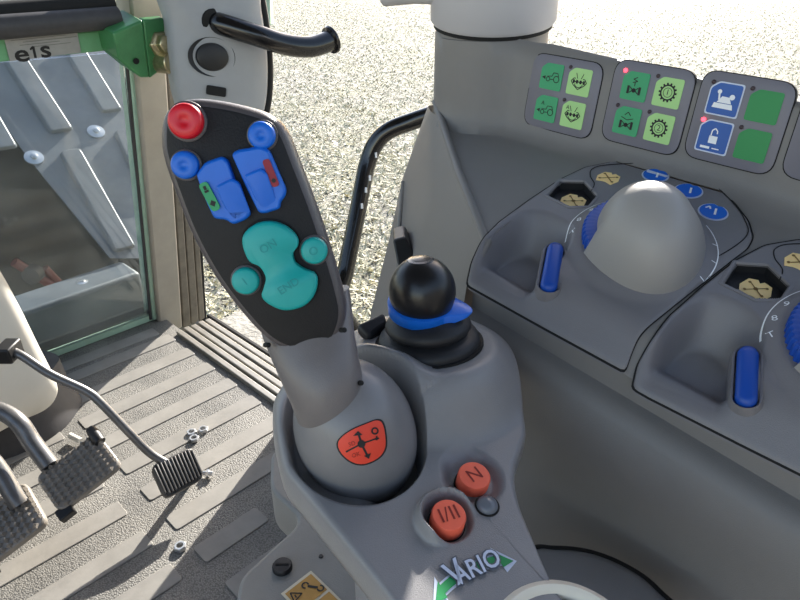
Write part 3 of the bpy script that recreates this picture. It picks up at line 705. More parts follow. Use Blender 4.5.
    b = MB(); b.rings(rs, cap0=False, cap1=True); b.build('dial_cap', M['knob'], t, ang=70)
    # blue rocker paddle in an oblong bezel
    top, bot = oL(557, 243), oL(547, 292)
    top, bot = oL(556, 246), oL(548, 290); top = top+(CAM-top).normalized()*.003; bot = bot+(CAM-bot).normalized()*.007
    ax = (bot-top); Ls = ax.length/2; ax.normalize(); nn = (CAM-slc).normalized(); nn = (nn+ZD*.2-ax*(nn+ZD*.2).dot(ax)).normalized(); sd = ax.cross(nn); mid = (top+bot)/2
    def cap(w, l, o): return [mid+nn*o+sd*w*math.cos(a)+ax*(w*math.sin(a)+(l-w)*(1 if math.sin(a) > 0 else -1)) for a in [2*PI*(k+.5)/36 for k in range(36)]]
    b = MB(); b.rings([cap(.0115, Ls*1.2, -.03), cap(.0105, Ls*1.17, -.003), cap(.0092, Ls*1.12, .0005), cap(.0078, Ls*1.11, 0), cap(.0074, Ls*1.10, -.006)]); b.build('bezel', M['pod'], t, ang=60)
    b = MB(); b.rings([cap(.0066, Ls*1.06, -.006), cap(.0066, Ls*1.06, .0008), cap(.0056, Ls*1.02, .0036), cap(.003, Ls*.85, .0047)]); b.build('paddle', M['bluedark'], t, ang=60)
    return t
make_pod(0, 'whole rotary control module near the column, the tip of its domed dial catching sunlight')
make_pod(PDF, 'rotary control module cut off by the right edge of the photo')
# ================================================================== ARMREST
AO = onz(447, 515, .57)
AH = (VD*math.cos(math.radians(26))-UD*math.sin(math.radians(26))).normalized()
AA = (AH*math.cos(math.radians(8))+ZD*math.sin(math.radians(8))).normalized()
AB = V((AH.y, -AH.x, 0)).normalized(); AN = AB.cross(AA).normalized()
def onD(x, y, off=0):
    p = onP(x, y, AO+AN*off, AN)-AO; return V((p.dot(AB), p.dot(AA), 0))
def D3(x, y, h=0): return AO+AB*x+AA*y+AN*h
HUMP = .024
hc = onD(429, 343, HUMP); sc = onD(354, 442, 0); b1 = onD(447, 519, 0); b2 = onD(473, 477, 0); led = onD(487, 506, 0)
DO = [onD(*p) for p in [(460, 690), (392, 602), (350, 549), (304, 493), (284, 468), (275, 435), (273, 410)]]
DO += [onD(*p, .01) for p in [(277, 385), (300, 352), (345, 325), (385, 312)]]
DO += [V((hc.x+.070*math.cos(math.radians(a)), hc.y+.070*math.sin(math.radians(a)), 0)) for a in (95, 70, 45, 20, -5)]
DO += [onD(528, 412, .008), onD(524, 440, .004), onD(517, 462, 0), onD(516, 480, 0), onD(521, 505), onD(535, 540), (onD(552, 580)), onD(566, 605), onD(600, 660)]
dk = resample(catmull(DO, 8), 300); dctr = onD(430, 455)
def deckh(x, y):
    r = math.hypot(x-hc.x, y-hc.y); mk = 1-smooth(.044, .083, r); h = (HUMP-.25*(y-hc.y))*mk
    dx, dy = x-sc.x, y-sc.y
    q = math.hypot(dx/(.047 if dx > 0 else .043), dy/(.062 if dy > 0 else .050))
    h += .012*(1-smooth(1.0, 1.4, q))*smooth(.01, -.03, -dy-dx*.0) if dy > .0 else 0
    h -= lerp(.013, .040, smooth(-.012, .022, dx))*(1-smooth(.86, 1.0, q))
    for bc, s in ((b1, 1), (b2, 0)):
        dx, dy = x-bc.x, y-bc.y; r = math.hypot(dx, dy); a = math.atan2(dy, dx)
        mask = smooth(-.75, .15, math.sin(a-.45))
        if s: h += .0085*mask*math.exp(-((r-.0160)/.0024)**2)
        h -= .006*(1-smooth(.0125, .0155 if s else .021, r))
        if not s: h -= .004*(1-smooth(.008, .0155, math.hypot(dx*.9, (dy-.011))))
    return h
arm = thing('armrest_console', 'grey armrest control console with two orange buttons, in the foreground', 'armrest console', AO-AN*.06)
NR = 130; rs = []
for i in range(NR+1):
    s = max(.002, i/NR); ring = []
    for p in dk:
        x, y = lerp(dctr.x, p.x, s), lerp(dctr.y, p.y, s); d = (1-s)*math.hypot(p.x-dctr.x, p.y-dctr.y)
        e = min(1, d/.005); ring.append(D3(x, y, deckh(x, y)-.005*(1-math.sqrt(max(0, 1-(1-e)**2)))))
    rs.append(ring)
for k, (o, s) in enumerate([(-.008, 1.006), (-.016, 1.006), (-.022, .99)]):
    rs.append([D3(lerp(dctr.x, p.x, s), lerp(dctr.y, p.y, s), min(o, deckh(p.x, p.y)-.005+o)) for p in dk])
b = MB(); b.rings(rs, cap0=True, cap1=True); deck = b.build('housing', M['deck'], arm, ang=80)
dtree = bvh(deck)
# dark opening lining around the lever socket
def orange(bc, txt, rot):
    h0 = deckh(bc.x, bc.y); t = (AN-AA*.10).normalized(); o = D3(bc.x, bc.y, h0)
    b = MB(); b.lathe([(.0112, -.004), (.0112, .002), (.0106, .002)], o, t, 40, True, False); b.build('button_gap', M['gap'], arm)
    b = MB(); b.lathe([(.0102, -.002), (.0102, .0105), (.0095, .0117), (.002, .0121)], o, t, 40); bt = b.build('button', M['orange'], arm)
    e1 = (UD*math.cos(rot)+AA*math.sin(rot)*1.0); e1 = (e1-t*e1.dot(t)).normalized(); e2 = t.cross(e1)
    G2().text(txt, .0125, 0, 0).build('marking', M['orangemark'], bt, framefn(o, e1, e2, t, .01225))
orange(b1, 'I/II', math.radians(20)); orange(b2, 'N', math.radians(28))
o = D3(led.x, led.y, deckh(led.x, led.y)); b = MB(); b.lathe([(.0064, -.002), (.0064, .0012), (.0055, .003), (.003, .0045), (.0005, .005)], o, AN, 28); b.build('indicator_lens', mat('grey_lens', '6c7078', .2), arm)
b = MB(); b.lathe([(.0075, -.001), (.0075, .0005), (.0064, .0006)], o, AN, 28); b.build('lens_gap', M['gap'], arm)
# sticker: curved double arrow with lettering
SO_ = AO; so = onD(473, 578); 
def stk(x, y):                                   # sticker coordinates (m) bent along an arc
    return D3(so.x, so.y)+E1*x+E2*y
pa_, pb_ = D3(*onD(440, 597)[:2]), D3(*onD(511, 562)[:2])
E1 = (pb_-pa_).normalized(); E2 = AN.cross(E1); SW = (pb_-pa_).length
def arch(t): return (.10-.34*(t-.05)**2*1.0)
def stroke(t0, t1, w0, w1, n=14):
    up = []; dn_ = []
    for k in range(n+1):
        t = lerp(t0, t1, k/n); w = lerp(w0, w1, k/n); up.append((t*SW, arch(t)*SW+w*SW)); dn_.append((t*SW, arch(t)*SW-w*SW))
    return up+dn_[::-1]
def arrow(g, s, ex):
    w = .055+ex; t0, t1 = .12*s, .40*s+ex*s*.2; tip = .56*s+ex*1.4*s
    p = stroke(t0, t1, w, w)
    g.poly(p); a = arch(t1); at_ = arch(tip)-.03
    g.poly([(t1*SW, (a+w*2.0+ex*.5)*SW), (tip*SW, (at_-.02)*SW), (t1*SW, (a-w*2.0-ex*.5)*SW)])
g = G2(); arrow(g, -1, .028); arrow(g, 1, .028); ol = g.build('sticker_outline', M['silver'], arm, drape(dtree, stk, -AN, .0004))
g = G2(); arrow(g, -1, 0); arrow(g, 1, 0); g.build('sticker_arrow', M['stgreen'], ol, drape(dtree, stk, -AN, .0008))
g = G2().text('V', SW*.44, -.18*SW, .115*SW, .1, offset=.0012, shear=.1, sx=.8).text('ARIO', SW*.32, .10*SW, .085*SW, .0, offset=.0011, shear=.15, sx=.85); g.build('lettering_shadow', mat('sticker_dark', '5a606c', .4), ol, drape(dtree, stk, -AN, .0012))
g = G2().text('V', SW*.44, -.18*SW, .115*SW, .1, offset=.0003, shear=.1, sx=.8).text('ARIO', SW*.32, .10*SW, .085*SW, .0, offset=.0002, shear=.15, sx=.85); g.build('lettering', M['silver'], ol, drape(dtree, stk, -AN, .0016))
# ---- ball lever
bl = thing('ball_lever', 'black ball-topped lever with a blue collar on the armrest hump', 'lever', D3(hc.x, hc.y, HUMP))
base = D3(hc.x, hc.y, HUMP)
ba = (ZD+AH*.10-UD*.02).normalized(); bt_ = (ZD+AH*.03-UD*.12).normalized()
b = MB(); b.lathe([(.0395, -.003), (.0395, .0012), (.038, .0008)], base, ba, 56, True, True); b.build('opening_ring', M['gap'], bl)
b = MB(); b.lathe([(.0365, -.002), (.0368, .003), (.0355, .007), (.030, .0085), (.0275, .0095), (.0295, .0115), (.0312, .0145), (.0300, .018), (.025, .0215), (.021, .0235), (.019, .026), (.018, .036)], base, ba, 56); b.build('bellows', M['rubber'], bl, ang=80)
bc_ = base+bt_*.0425
b = MB(); br = .0235
b.lathe([(br*math.sin(PI*k/24)*1.0, -br*math.cos(PI*k/24)*1.05) for k in range(7, 24)]+[(.001, br*1.05)], bc_, ba, 56); b.build('ball_knob', M['ball'], bl, ang=80)
b = MB(); b.lathe([(.0095, br*.96), (.0090, br*.985), (.001, br*1.053)], bc_, ba, 40); b.build('top_inlay', mat('ball_inlay', '34353a', .25), bl)
b = MB(); rs = []
fl_ = (UD*.97-VD*.24).normalized(); bsave = ba; ba = (ZD-UD*.02-AH*.1).normalized()
for r, h in ((.0205, -.0190), (.0236, -.0175), (.0242, -.0095), (.0230, -.0087)):
    ring = []
    for k in range(64):
        a = 2*PI*k/64; e = V((1, 0, 0)); e = (e-ba*e.dot(ba)).normalized(); q = ba.cross(e); dr = e*math.cos(a)+q*math.sin(a)
        ln_ = max(0, dr.dot(fl_))**16; ring.append(bc_+ba*(h+ln_*(.0055 if h < -.015 else -.001)-.004*dr.dot(fl_)*(h > -.015)*0)+dr*(r+ln_*.0125))
    rs.append(ring)
b.rings(rs); b.build('collar', M['blue'], bl, ang=60)
# dark lug beside the hump
b = MB(); lg = [at(356, 324, .462), at(385, 311, .472), at(388, 323, .47), at(370, 336, .458)]; b.prism(lg, -AN*.01); b.build('side_lug', M['rubber'], arm, bevel=.003)
# ---- cream rimmed round grip and tray behind
cr = thing('round_grip', 'cream-rimmed round grip at the rear end of the armrest', 'grip', at(570, 612, .318))
co = at(570, 660, .299)
b = MB(); b.lathe([(.041, -.03), (.042, -.004), (.041, 0), (.037, .003), (.033, .001), (.032, -.004)], co, AN, 56, True, True); b.build('rim', M['creamring'], cr, ang=60)
b = MB(); b.lathe([(.0316, -.007), (.031, -.0015), (.022, .0015), (.001, .002)], co, AN, 56); b.build('grained_top', M['greyfelt'], cr, ang=60)
tr_ = thing('storage_tray', 'dark-edged rounded grey tray between the armrest and the side console', 'tray', onz(610, 640, .47))
tp = catmull([onz(*p, .47) for p in [(528, 556), (555, 552), (590, 556), (625, 570), (655, 592), (690, 640), (640, 720), (540, 700), (500, 610)]], 8)
tc_ = sum(tp, V((0, 0, 0)))/len(tp)
b = MB(); b.rings([[tc_+(p-tc_)*s+V((0, 0, o)) for p in tp] for s, o in ((1.0, -.03), (1.0, 0), (.97, .004), (.8, .006))]); b.build('body', M['deck'], tr_, ang=60)
b = MB(); b.tube(tp+[tp[0]], .0045, 10); b.build('edge_trim', M['gap'], tr_)
# ================================================================== JOYSTICK
js = thing('multifunction_joystick', 'grey joystick with a black face of red, blue and teal buttons', 'joystick', D3(sc.x, sc.y, -.03))
JB = at(356, 432, .402); JT = at(319, 335, .372)
ja = (JT-JB).normalized()
prof = []
for k in range(5, 44):
    th = -PI/2+PI*k/44; prof.append((.0385*math.cos(th), .052*math.sin(th)))
# head
HT, HB = (207, 108, .330), (303, 345, .362)
hO = at(250, 215, .3445)
hy = (at(*HT)-at(*HB)).normalized(); hx_ = UD-ZD*.0; hx_ = (hx_+VD*.06-hy*(hx_+VD*.06).dot(hy)).normalized(); HN = hx_.cross(hy).normalized()
def onH(x, y, off=0): return onP(x, y, hO+HN*off, HN)
HOUT = [(158, 140), (160, 118), (170, 104), (188, 97.5), (215, 99), (248, 106), (272, 115), (287, 131), (300, 163), (316, 205), (331, 250), (343, 292), (346, 318), (336, 344), (318, 354), (292, 354), (268, 343), (243, 318), (214, 280), (190, 237), (172, 192), (161, 160)]
ho = resample(catmull([onH(*p) for p in HOUT], 6), 120); hct = onH(262, 232)
def hr(s, o, dy=0): return [hct+(p-hct)*s+HN*o+hy*dy for p in ho]
def hins(d, o):      # inset by a distance
    n = len(ho); out = []
    for i in range(n):
        t = (ho[(i+1) % n]-ho[i-1]).normalized(); q = HN.cross(t)
        if q.dot(hct-ho[i]) < 0: q = -q
        out.append(ho[i]+q*d+HN*o)
    return out
b = MB(); b.rings([hins(.0048, .0), hins(.0034, -.0006), hins(.0016, -.0022), hins(.0004, -.0055), hins(0, -.009), hins(.0005, -.012), hins(.003, -.022), hins(.008, -.030), hins(.0135, -.034)]); b.build('grip_shell', M['shell'], js, ang=60)
b = MB(); b.rings([hins(.0046, -.002), hins(.0046, .0003), hins(.0058, .0010)]); b.build('face_plate', M['face'], js, ang=40)
# dome, and the neck running down into its front
b = MB(); b.lathe(prof, JB, ja, 64); dome = b.build('dome', M['dome'], js, ang=80); dmt = bvh(dome)
ge = (hx_-ja*hx_.dot(ja)).normalized(); gg = ja.cross(ge).normalized(); nk = []
for cx, cy, w, wpx, dep, o in [(301, 306, .364, 50, .013, .013), (306, 328, .367, 48, .016, .010), (312, 348, .369, 44, .019, .006), (320, 370, .372, 40.5, .0205, .002), (327, 390, .377, 38, .021, 0), (333, 412, .386, 36, .021, 0), (338, 430, .396, 34, .020, 0)]:
    c = at(cx, cy, w)-HN*o; r = wpx*w/FPX; nk.append([c+ge*r*math.cos(a)+gg*dep*math.sin(a) for a in [2*PI*k/64 for k in range(64)]])
b = MB(); b.rings(nk); b.build('neck', mat('neck_plastic', '716c6c', .34, bump=.2, bscale=1200, var=.06, vscale=40), js, ang=80)
for x, y, w in [(344, 330, .352), (361, 383, .366), (268, 345, .362)]:
    b = MB(); b.lathe([(.0015, -.004), (.0015, .0008), (.001, .0012)], at(x, y, w), (CAM-at(x, y, w)).normalized()+UD*.5, 16); b.build('screw_cap', M['gap'], js)
# buttons
def rbtn(x, y, rpx, m, h=.0045, name='button', dimple=True):
    c = onH(x, y, .001); r = rpx*.341/FPX
    b = MB(); b.lathe([(r*1.16, -.001), (r*1.14, .0009), (r*1.04, .0013)], c, HN, 36); b.build('button_surround', M['shell'], js)
    b = MB(); b.lathe([(r, 0), (r, h*.7), (r*.93, h), (r*.8, h*1.12)]+([(r*.3, h*1.2), (r*.25, h*1.12), (r*.02, h*1.12)] if dimple else [(r*.02, h*1.15)]), c, HN, 36)
    return b.build(name, m, js, ang=60), c, h
o, _, _ = rbtn(187.5, 121.5, 16.8, M['red'], .006, 'stop_button'); o['label'] = 'red round button'
o, _, _ = rbtn(262.5, 135.5, 13.2, M['blue'], .005); o['label'] = 'blue round button at the upper right'
o, _, _ = rbtn(186.5, 165, 13.5, M['blue'], .005); o['label'] = 'blue round button at the left'
def tbtn(x, y, r, txt):
    o, c, h = rbtn(x, y, r, M['teal'], .0045, 'button', False); o['label'] = 'small teal round button'
    G2().text(txt, .0065).build('marking', M['tealink'], o, framefn(c, (hx_*.95+hy*.25).normalized(), HN.cross((hx_*.95+hy*.25).normalized()), HN, h*1.2))
tbtn(314.5, 250, 13.6, 'O'); tbtn(246.5, 280, 14, '1')
# blue rocker pair
def rocker(px, ridge, nm):
    P = [onH(*p, .001) for p in px]; c = sum(P, V((0, 0, 0)))/len(P)
    P = roundpoly(P, .0018, 3)
    b = MB(); b.rings([P, [p+HN*.004 for p in P], [c+(p-c)*.94+HN*.0055 for p in P]])
    o = b.build('rocker', M['blue'], js, bevel=.0006)
    o['label'] = nm
    # raised lower half step
    Q = [onH(*p, .0055) for p in ridge]; Q = roundpoly(Q, .0016, 3); qc = sum(Q, V((0, 0, 0)))/len(Q)
    b = MB(); b.rings([Q, [p+HN*(.0035 if (p-qc).dot(hy) > 0 else .0006) for p in Q], [qc+(p-qc)*.88+HN*(.0042 if (p-qc).dot(hy) > 0 else .001) for p in Q]]); b.build('rocker_step', M['blue'], o, bevel=.0008)
    return o
rk1 = rocker([(198, 174), (207, 162), (224, 156), (229, 160), (236, 180), (252, 214), (247, 219), (235, 224), (228, 219), (216, 218), (208, 201)], [(217, 186), (233, 178), (240, 182), (251, 213), (236, 222), (228, 214)], 'blue rocker with a green inlay')
rk2 = rocker([(233, 154), (238, 150), (262, 146), (270, 150), (287, 189), (286, 196), (281, 202), (281, 208), (266, 213), (260, 212), (247, 186)], [(245, 175), (262, 168), (268, 173), (278, 204), (264, 211), (258, 205)], 'blue rocker with a red inlay')
def inlay(p0, p1, wpx, m, o, ink=True):
    a, c = onH(*p0, .0068), onH(*p1, .0068); d = (c-a).normalized(); q = HN.cross(d); w = wpx*.343/FPX
    pl = roundpoly([a-q*w-d*w, c-q*w+d*w, c+q*w+d*w, a+q*w-d*w], w*.9, 4); b = MB(); b.prism(pl, HN*.0012); i = b.build('inlay', m, o)
    return a, c, q, d
a, c, q, d = inlay((205, 187), (215, 206), 4.6, M['greenin'], rk1)
b = MB(); f = framefn((a+c)/2, q, -d, HN, .0014); g = G2(); l = (c-a).length/2; g.line(-.0008, l*.9, .0008, l*.9, .0022); g.line(-.0012, l*.55, .0012, l*.55, .0012); g.poly([(-.0018, -l*.7), (0, -l*.35), (.0018, -l*.7), (0, -l*1.05)]); g.build('marking', M['ink'], rk1, f)
a, c, q, d = inlay((267, 163), (275, 183), 3.6, M['darkred'], rk2)
f = framefn((a+c)/2, q, -d, HN, .0014); g = G2(); g.circ(0, -l*.75, .0012, 10); g.build('marking', M['ink'], rk2, f)
# teal figure-of-eight rocker
TE = [(244, 243), (246, 232), (257, 223), (271, 220.5), (286, 225), (297, 235), (299, 244), (294, 252), (296, 261), (304, 267), (315, 272), (318, 281), (314, 295), (303, 305), (286, 308.5), (271, 303), (263, 295), (265, 286), (267, 276), (261, 265), (250, 259)]
tp = resample(catmull([onH(*p, .001) for p in TE], 6), 90); tcn = sum(tp, V((0, 0, 0)))/len(tp)
b = MB(); b.rings([[tcn+(p-tcn)*s+HN*o for p in tp] for s, o in ((1.05, -.0005), (1.045, .0009))]); b.build('rocker_surround', M['gap'], js)
b = MB(); b.rings([[tcn+(p-tcn)*s+HN*o for p in tp] for s, o in ((1, 0), (1, .0045), (.975, .006), (.90, .0066))]); tk = b.build('rocker', M['teal'], js, ang=60); tk['label'] = 'teal figure-of-eight rocker'
ex1 = (hx_*.97+hy*.2).normalized(); ey1 = HN.cross(ex1)
G2().text('ON', .0065).build('marking', M['tealink'], tk, framefn(onH(270, 245, .001), ex1, ey1, HN, .0069))
G2().text('END', .0065).build('marking', M['tealink'], tk, framefn(onH(290, 284, .001), ex1, ey1, HN, .0069))
# orange shield on the dome
sd_ = [(338, 445), (341, 438), (352, 430), (366, 424), (376, 420.5), (382, 423), (385, 434), (385, 448), (378, 458), (364, 464), (352, 462), (342, 454)]
c0 = at(362, 443, .375); dv = (c0-CAM).normalized()
e1 = UD; e2 = e1.cross(dv).normalized()*-1
if e2.z < 0: e2 = -e2
def dfn(px, py): return at(px, py, .375)
def drape_px(off):
    def f(px, py):
        q = ray(px, py).normalized(); h = dmt.ray_cast(CAM, q); return (h[0] if h[0] is not None else at(px, py, .37))+(CAM-at(px, py, .37)).normalized()*off
    return f
po = catmull([V((x, y, 0)) for x, y in sd_], 4)
cx_, cy_ = 361.5, 443
g = subdivgrid([(cx_+(p.x-cx_)*1.07, cy_+(p.y-cy_)*1.07) for p in po], 5); lb = g.build('label', M['ink'], js, drape_px(.0004), ang=80)
g = subdivgrid([(p.x, p.y) for p in po], 5); g.build('label_field', M['shield'], lb, drape_px(.0009), ang=80)
g = G2(); g.path([(346, 452), (361, 444), (378, 438)], 1.6); g.path([(358, 432), (361.5, 444), (368, 457)], 2.2); g.circ(361.5, 444, 4, 10)
g.poly([(353, 436), (358, 431), (362.5, 435)]); g.poly([(364, 456), (371, 453), (369, 459)]); g.arc(375, 431, 3, 1.6, n=12)
g.path([(377, 436), (376, 440), (379, 438)], 1.4)
g.build('symbol', M['ink'], lb, drape_px(.0014), ang=80)
g = G2().text('SD', 6, 0, 0); g.v = [(352+x*.95-y*.3, 444-(y*.95+x*.3)) for x, y in g.v]; k = len(g.v)
h_ = G2().text('OK', 6, 0, 0); h_.v = [(356+x*.95-y*.3, 455-(y*.95+x*.3)) for x, y in h_.v]
g.f += [tuple(i+k for i in f) for f in h_.f]; g.v += h_.v
g.build('symbol', mat('shield_dark_print', '9c2a1e', .6), lb, drape_px(.0013), ang=80)
# ================================================================== SEAT-SIDE BRACKET
bkz = .40
sb = thing('seat_bracket', 'grey bracket plate under the armrest with a warning label', 'bracket', onz(300, 580, bkz))
def onB(x, y, o=0): return onz(x, y, bkz+o)
pts = [(236, 640), (236, 600), (240, 577), (296, 526), (298, 515), (270, 489), (271, 452), (290, 440), (340, 520), (420, 600), (440, 640)]
pl = roundpoly([onB(*p) for p in pts], .012, 4)
b = MB(); b.prism(pl, V((0, 0, -.05))); b.build('plate', mat('bracket_plastic', '86847f', .5, bump=.3, bscale=800, var=.08, vscale=20), sb, bevel=.006, seg=3)
b = MB(); b.lathe([(.0085, 0), (.0085, .003), (.0075, .0045), (.001, .0048)], onB(282.5, 568), ZD, 28); sw = b.build('screw', M['black'], sb)
b = MB(); q = onB(282.5, 568)+V((0, 0, .005)); b.box(q, UD*.0055, VD*.0008, ZD*.0003); b.build('screw_slot', M['gap'], sw)
b = MB(); b.lathe([(.0022, 0), (.0018, .001)], onB(321, 556.5), ZD, 12); b.build('rivet', M['black'], sb)
l0, l1, l2 = onB(311, 571), onB(284, 597), onB(341, 600)
e1 = (l2-l0).normalized(); e2 = (l0-l1); e2 = (e2-e1*e2.dot(e1)).normalized(); LW, LH = .062, .0 + (l0-l1).length
LO = l0-e2*LH/2
g = G2().rect(.031, 0, .062, LH*1.0); lb = g.build('warning_label', mat('label_white', 'd8cdb4', .5), sb, framefn(LO, e1, e2, ZD, .0006))
g = G2().rect(.0135, 0, .0215, LH*.86).rect(.0375, 0, .0215, LH*.86); g.build('label_field', M['warn'], lb, framefn(LO, e1, e2, ZD, .0010))
g = G2(); m_ = lambda x, y: (.0135+x, y)
g.path([m_(-.0075, -.006), m_(0, -.0125), m_(.0075, -.006)], .0012) if False else None
g.path([m_(.001, -.0125), m_(-.008, -.010), m_(-.001, -.0035)], .0011, True); g.line(*m_(-.004, -.0085), *m_(-.001, -.009), .0012)
g.line(*m_(-.003, .004), *m_(.004, .009), .0022); g.arc(*m_(-.005, .003), .0026, .0014, 60, 330, 12); g.arc(*m_(.006, .0102), .0026, .0014, -120, 150, 12)
g.build('symbol', M['ink'], lb, framefn(LO, e1, e2, ZD, .0014))
# support post below the bracket down to the floor
b = MB(); q = onB(330, 620); b.box(V((q.x+.02, q.y-.03, (bkz-.05)/2)), (.05, 0, 0), (0, .05, 0), (0, 0, (bkz-.05)/2)); b.build('post', M['seal'], sb, bevel=.01)
# carrier joining bracket and armrest
b = MB(); pl2 = [D3(*onD(*p)[:2], -.036) for p in [(350, 490), (440, 600), (520, 600), (500, 480), (430, 430)]]; b.rings([pl2, [V((p.x*.97+.006, p.y*.97+.006, bkz-.02)) for p in pl2]]); b.build('carrier', M['deck'], sb, bevel=.004)
# ================================================================== STEERING COLUMN COVER, PEDALS
sw_ = 1.16
sc_ = thing('steering_column_cover', 'cream plastic steering column cover beside the pedals', 'cover', onz(20, 425, .0))
SCN = (CAM-at(30, 350, sw_)); SCN.z = 0; SCN = (SCN.normalized()+UD*.35).normalized(); S0 = at(40, 380, sw_)
def onS(x, y, o=0): return onP(x, y, S0+SCN*o, SCN)
so_ = catmull([onS(*p) for p in [(-60, 150), (-30, 220), (0, 268), (18, 300), (40, 345), (58, 382), (59, 398), (48, 412), (20, 425), (-20, 445), (-90, 470), (-120, 300)]], 8)
sct = sum(so_, V((0, 0, 0)))/len(so_)
b = MB(); b.rings([[sct+(p-sct)*s+SCN*o for p in so_] for s, o in ((1.0, -.16), (1.0, -.03), (.985, -.008), (.93, .004), (.6, .012))]); b.build('shell', M['cream'], sc_, ang=60)
b = MB(); q = onz(28, 440, 0); pl = catmull([onz(*p, 0) for p in [(78, 395), (76, 414), (50, 440), (0, 462), (-60, 470), (-60, 400), (20, 385)]], 6); pcn = sum(pl, V((0, 0, 0)))/len(pl)
b.rings([[pcn+(p-pcn)*s+V((0, 0, o)) for p in pl] for s, o in ((1.0, 0.0005), (.97, .02), (.9, .05), (.85, .12))]); b.build('floor_boot', M['seal'], sc_, ang=60)
# accelerator
ac = thing('accelerator_pedal', 'accelerator pedal with a black ribbed pad on a bent rod', 'pedal', onz(178, 500, 0))
path = catmull([at(10, 350, 1.03), at(24, 357, 1.03), at(50, 374, 1.035), at(86, 391, 1.05), at(100, 402, 1.055), at(125, 428, 1.07), at(150, 453, 1.085), at(172, 466, 1.095)], 8, False)
b = MB(); b.tube(path, .0075, 14); b.build('rod', M['pedalarm'], ac)
b = MB(); q = at(9, 351, 1.03); b.box(q, UD*.013, ZD*.014, VD*.02); b.build('pivot_block', M['black'], ac, bevel=.003)
pq = [at(150, 466, 1.075), at(192, 446, 1.125), at(205, 477, 1.105), at(165, 499, 1.055)]
pnrm = (pq[1]-pq[0]).cross(pq[3]-pq[0]).normalized()
if pnrm.dot(CAM-pq[0]) < 0: pnrm = -pnrm
pl = roundpoly(pq, .014, 4); b = MB(); b.prism(pl, -pnrm*.012); pad = b.build('pad', M['padrubber_d'], ac, bevel=.002)
b = MB()
for k in range(12):
    t = (k+.6)/12.2; a, c = pq[0].lerp(pq[1], t), pq[3].lerp(pq[2], t); d = (pq[1]-pq[0]).normalized()*.0029
    i0, i1 = a.lerp(c, .06 if 0 < k < 11 else .12), a.lerp(c, .94 if 0 < k < 11 else .88)
    b.rings([[i0-d, i0+d, i1+d, i1-d], [i0-d*.5+pnrm*.005, i0+d*.5+pnrm*.005, i1+d*.5+pnrm*.005, i1-d*.5+pnrm*.005]])
b.build('grip_ribs', M['padrubber_d'], pad, bevel=.001)
b = MB(); q = pq[0].lerp(pq[2], .5)-pnrm*.012; b.tube([q, V((q.x+.03, q.y+.03, .004))], .008, 12); b.build('support', M['pedalarm'], ac)
# brake pedals
def brake(px, w4, armpts, label):
    t = thing('brake_pedal', label, 'pedal', onz(px[2][0], px[2][1], 0), 'brake pedals')
    Q = [at(x, y, w) for (x, y), w in zip(px, w4)]
    n = (Q[1]-Q[0]).cross(Q[3]-Q[0]).normalized()
    if n.dot(CAM-Q[0]) < 0: n = -n
    e1 = (Q[1]-Q[0]); L1 = e1.length; e1.normalize(); e2 = Q[3]-Q[0]; e2 = e2-e1*e2.dot(e1); L2 = e2.length; e2.normalize(); o = Q[0]
    b = MB(); b.rings([roundpoly([o+e1*a*L1+e2*c*L2+n*h for a, c in ((0, 0), (1, 0), (1, 1), (0, 1))], .016, 5) for h in (-.014, 0)]); pad = b.build('pad', M['padrubber'], t, bevel=.003)
    b = MB(); na, nb = 10, 8
    for i in range(na):
        for j in range(nb):
            a, c = (i+.5)/na, (j+.5)/nb
            if (i in (0, na-1)) and (j in (0, nb-1)): continue
            p = o+e1*a*L1+e2*c*L2; u = e1*L1/na*.5*1.0; v = e2*L2/nb*.5*1.0
            b.rings([[p-u, p-v, p+u, p+v], [p-u*.3+n*.007, p-v*.3+n*.007, p+u*.3+n*.007, p+v*.3+n*.007]], cap0=False)
    b.build('studs', M['padrubber'], pad)
    b = MB(); b.tube(catmull(armpts, 8, False), .0145, 18); b.build('arm', M['pedalarm'], t)
    b = MB(); q = o+e1*L1*.06+e2*L2*1.02-n*.010; b.box(q, e1*.012, e2*.01, n*.008); b.build('link_lug', M['black'], t, bevel=.002)
    return t, o, e1, e2, n, L1, L2
bp = [(34, 477), (96, 431), (119, 463), (55, 516)]
t1, o, e1, e2, n, L1, L2 = brake(bp, (1.00, 1.045, 1.01, .965), [at(-20, 405, 1.02), at(5, 413, 1.02), at(20, 424, 1.015), at(32, 442, 1.015), at(50, 466, 1.01)], 'right brake pedal, square studded pad beside the accelerator')
q = o+e1*L1*.96+e2*L2*.12; b = MB(); b.tube([q-e2*.016+n*.004, q+n*.006, q+e2*.016+n*.005], [.008, .010, .009], 16); b.build('end_stop', M['black'], t1)
bp2 = [(-40, 526), (24, 480), (54, 510), (-12, 566)]
brake(bp2, (.985, 1.025, .985, .94), [at(-40, 440, 1.0), at(-15, 455, 1.0), at(0, 472, 1.0), at(14, 496, .995), at(20, 505, .995)], 'left brake pedal, studded pad cut off by the left edge of the photo')
# nuts and pegs on the floor
def nut(x, y, rot, label, tilt=0, z=0):
    p = onz(x, y, .006+z); b = MB(); n = 6; ax = (ZD+UD*tilt).normalized(); e = V((math.cos(rot), math.sin(rot), 0)); e = (e-ax*e.dot(ax)).normalized(); g = ax.cross(e)
    def rg(r, h, nn=24, hexa=False):
        out = []
        for k in range(nn):
            a = 2*PI*k/nn; rr = r
            if hexa: rr = r/math.cos(((a+PI/6) % (PI/3))-PI/6)*.93
            out.append(p+ax*h+(e*math.cos(a)+g*math.sin(a))*rr)
        return out
    b.rings([rg(.0056, -.005), rg(.0098, -.005, hexa=True), rg(.0098, .0012, hexa=True), rg(.0086, .0024), rg(.0056, .0024), rg(.0056, -.005)], False, False)
    return tag(b.build('hex_nut', M['zinc'], ang=25), label, 'nut', 'loose nuts on the floor')
nut(203, 429, .3, 'loose zinc nut on the floor, rightmost of the three by the accelerator')
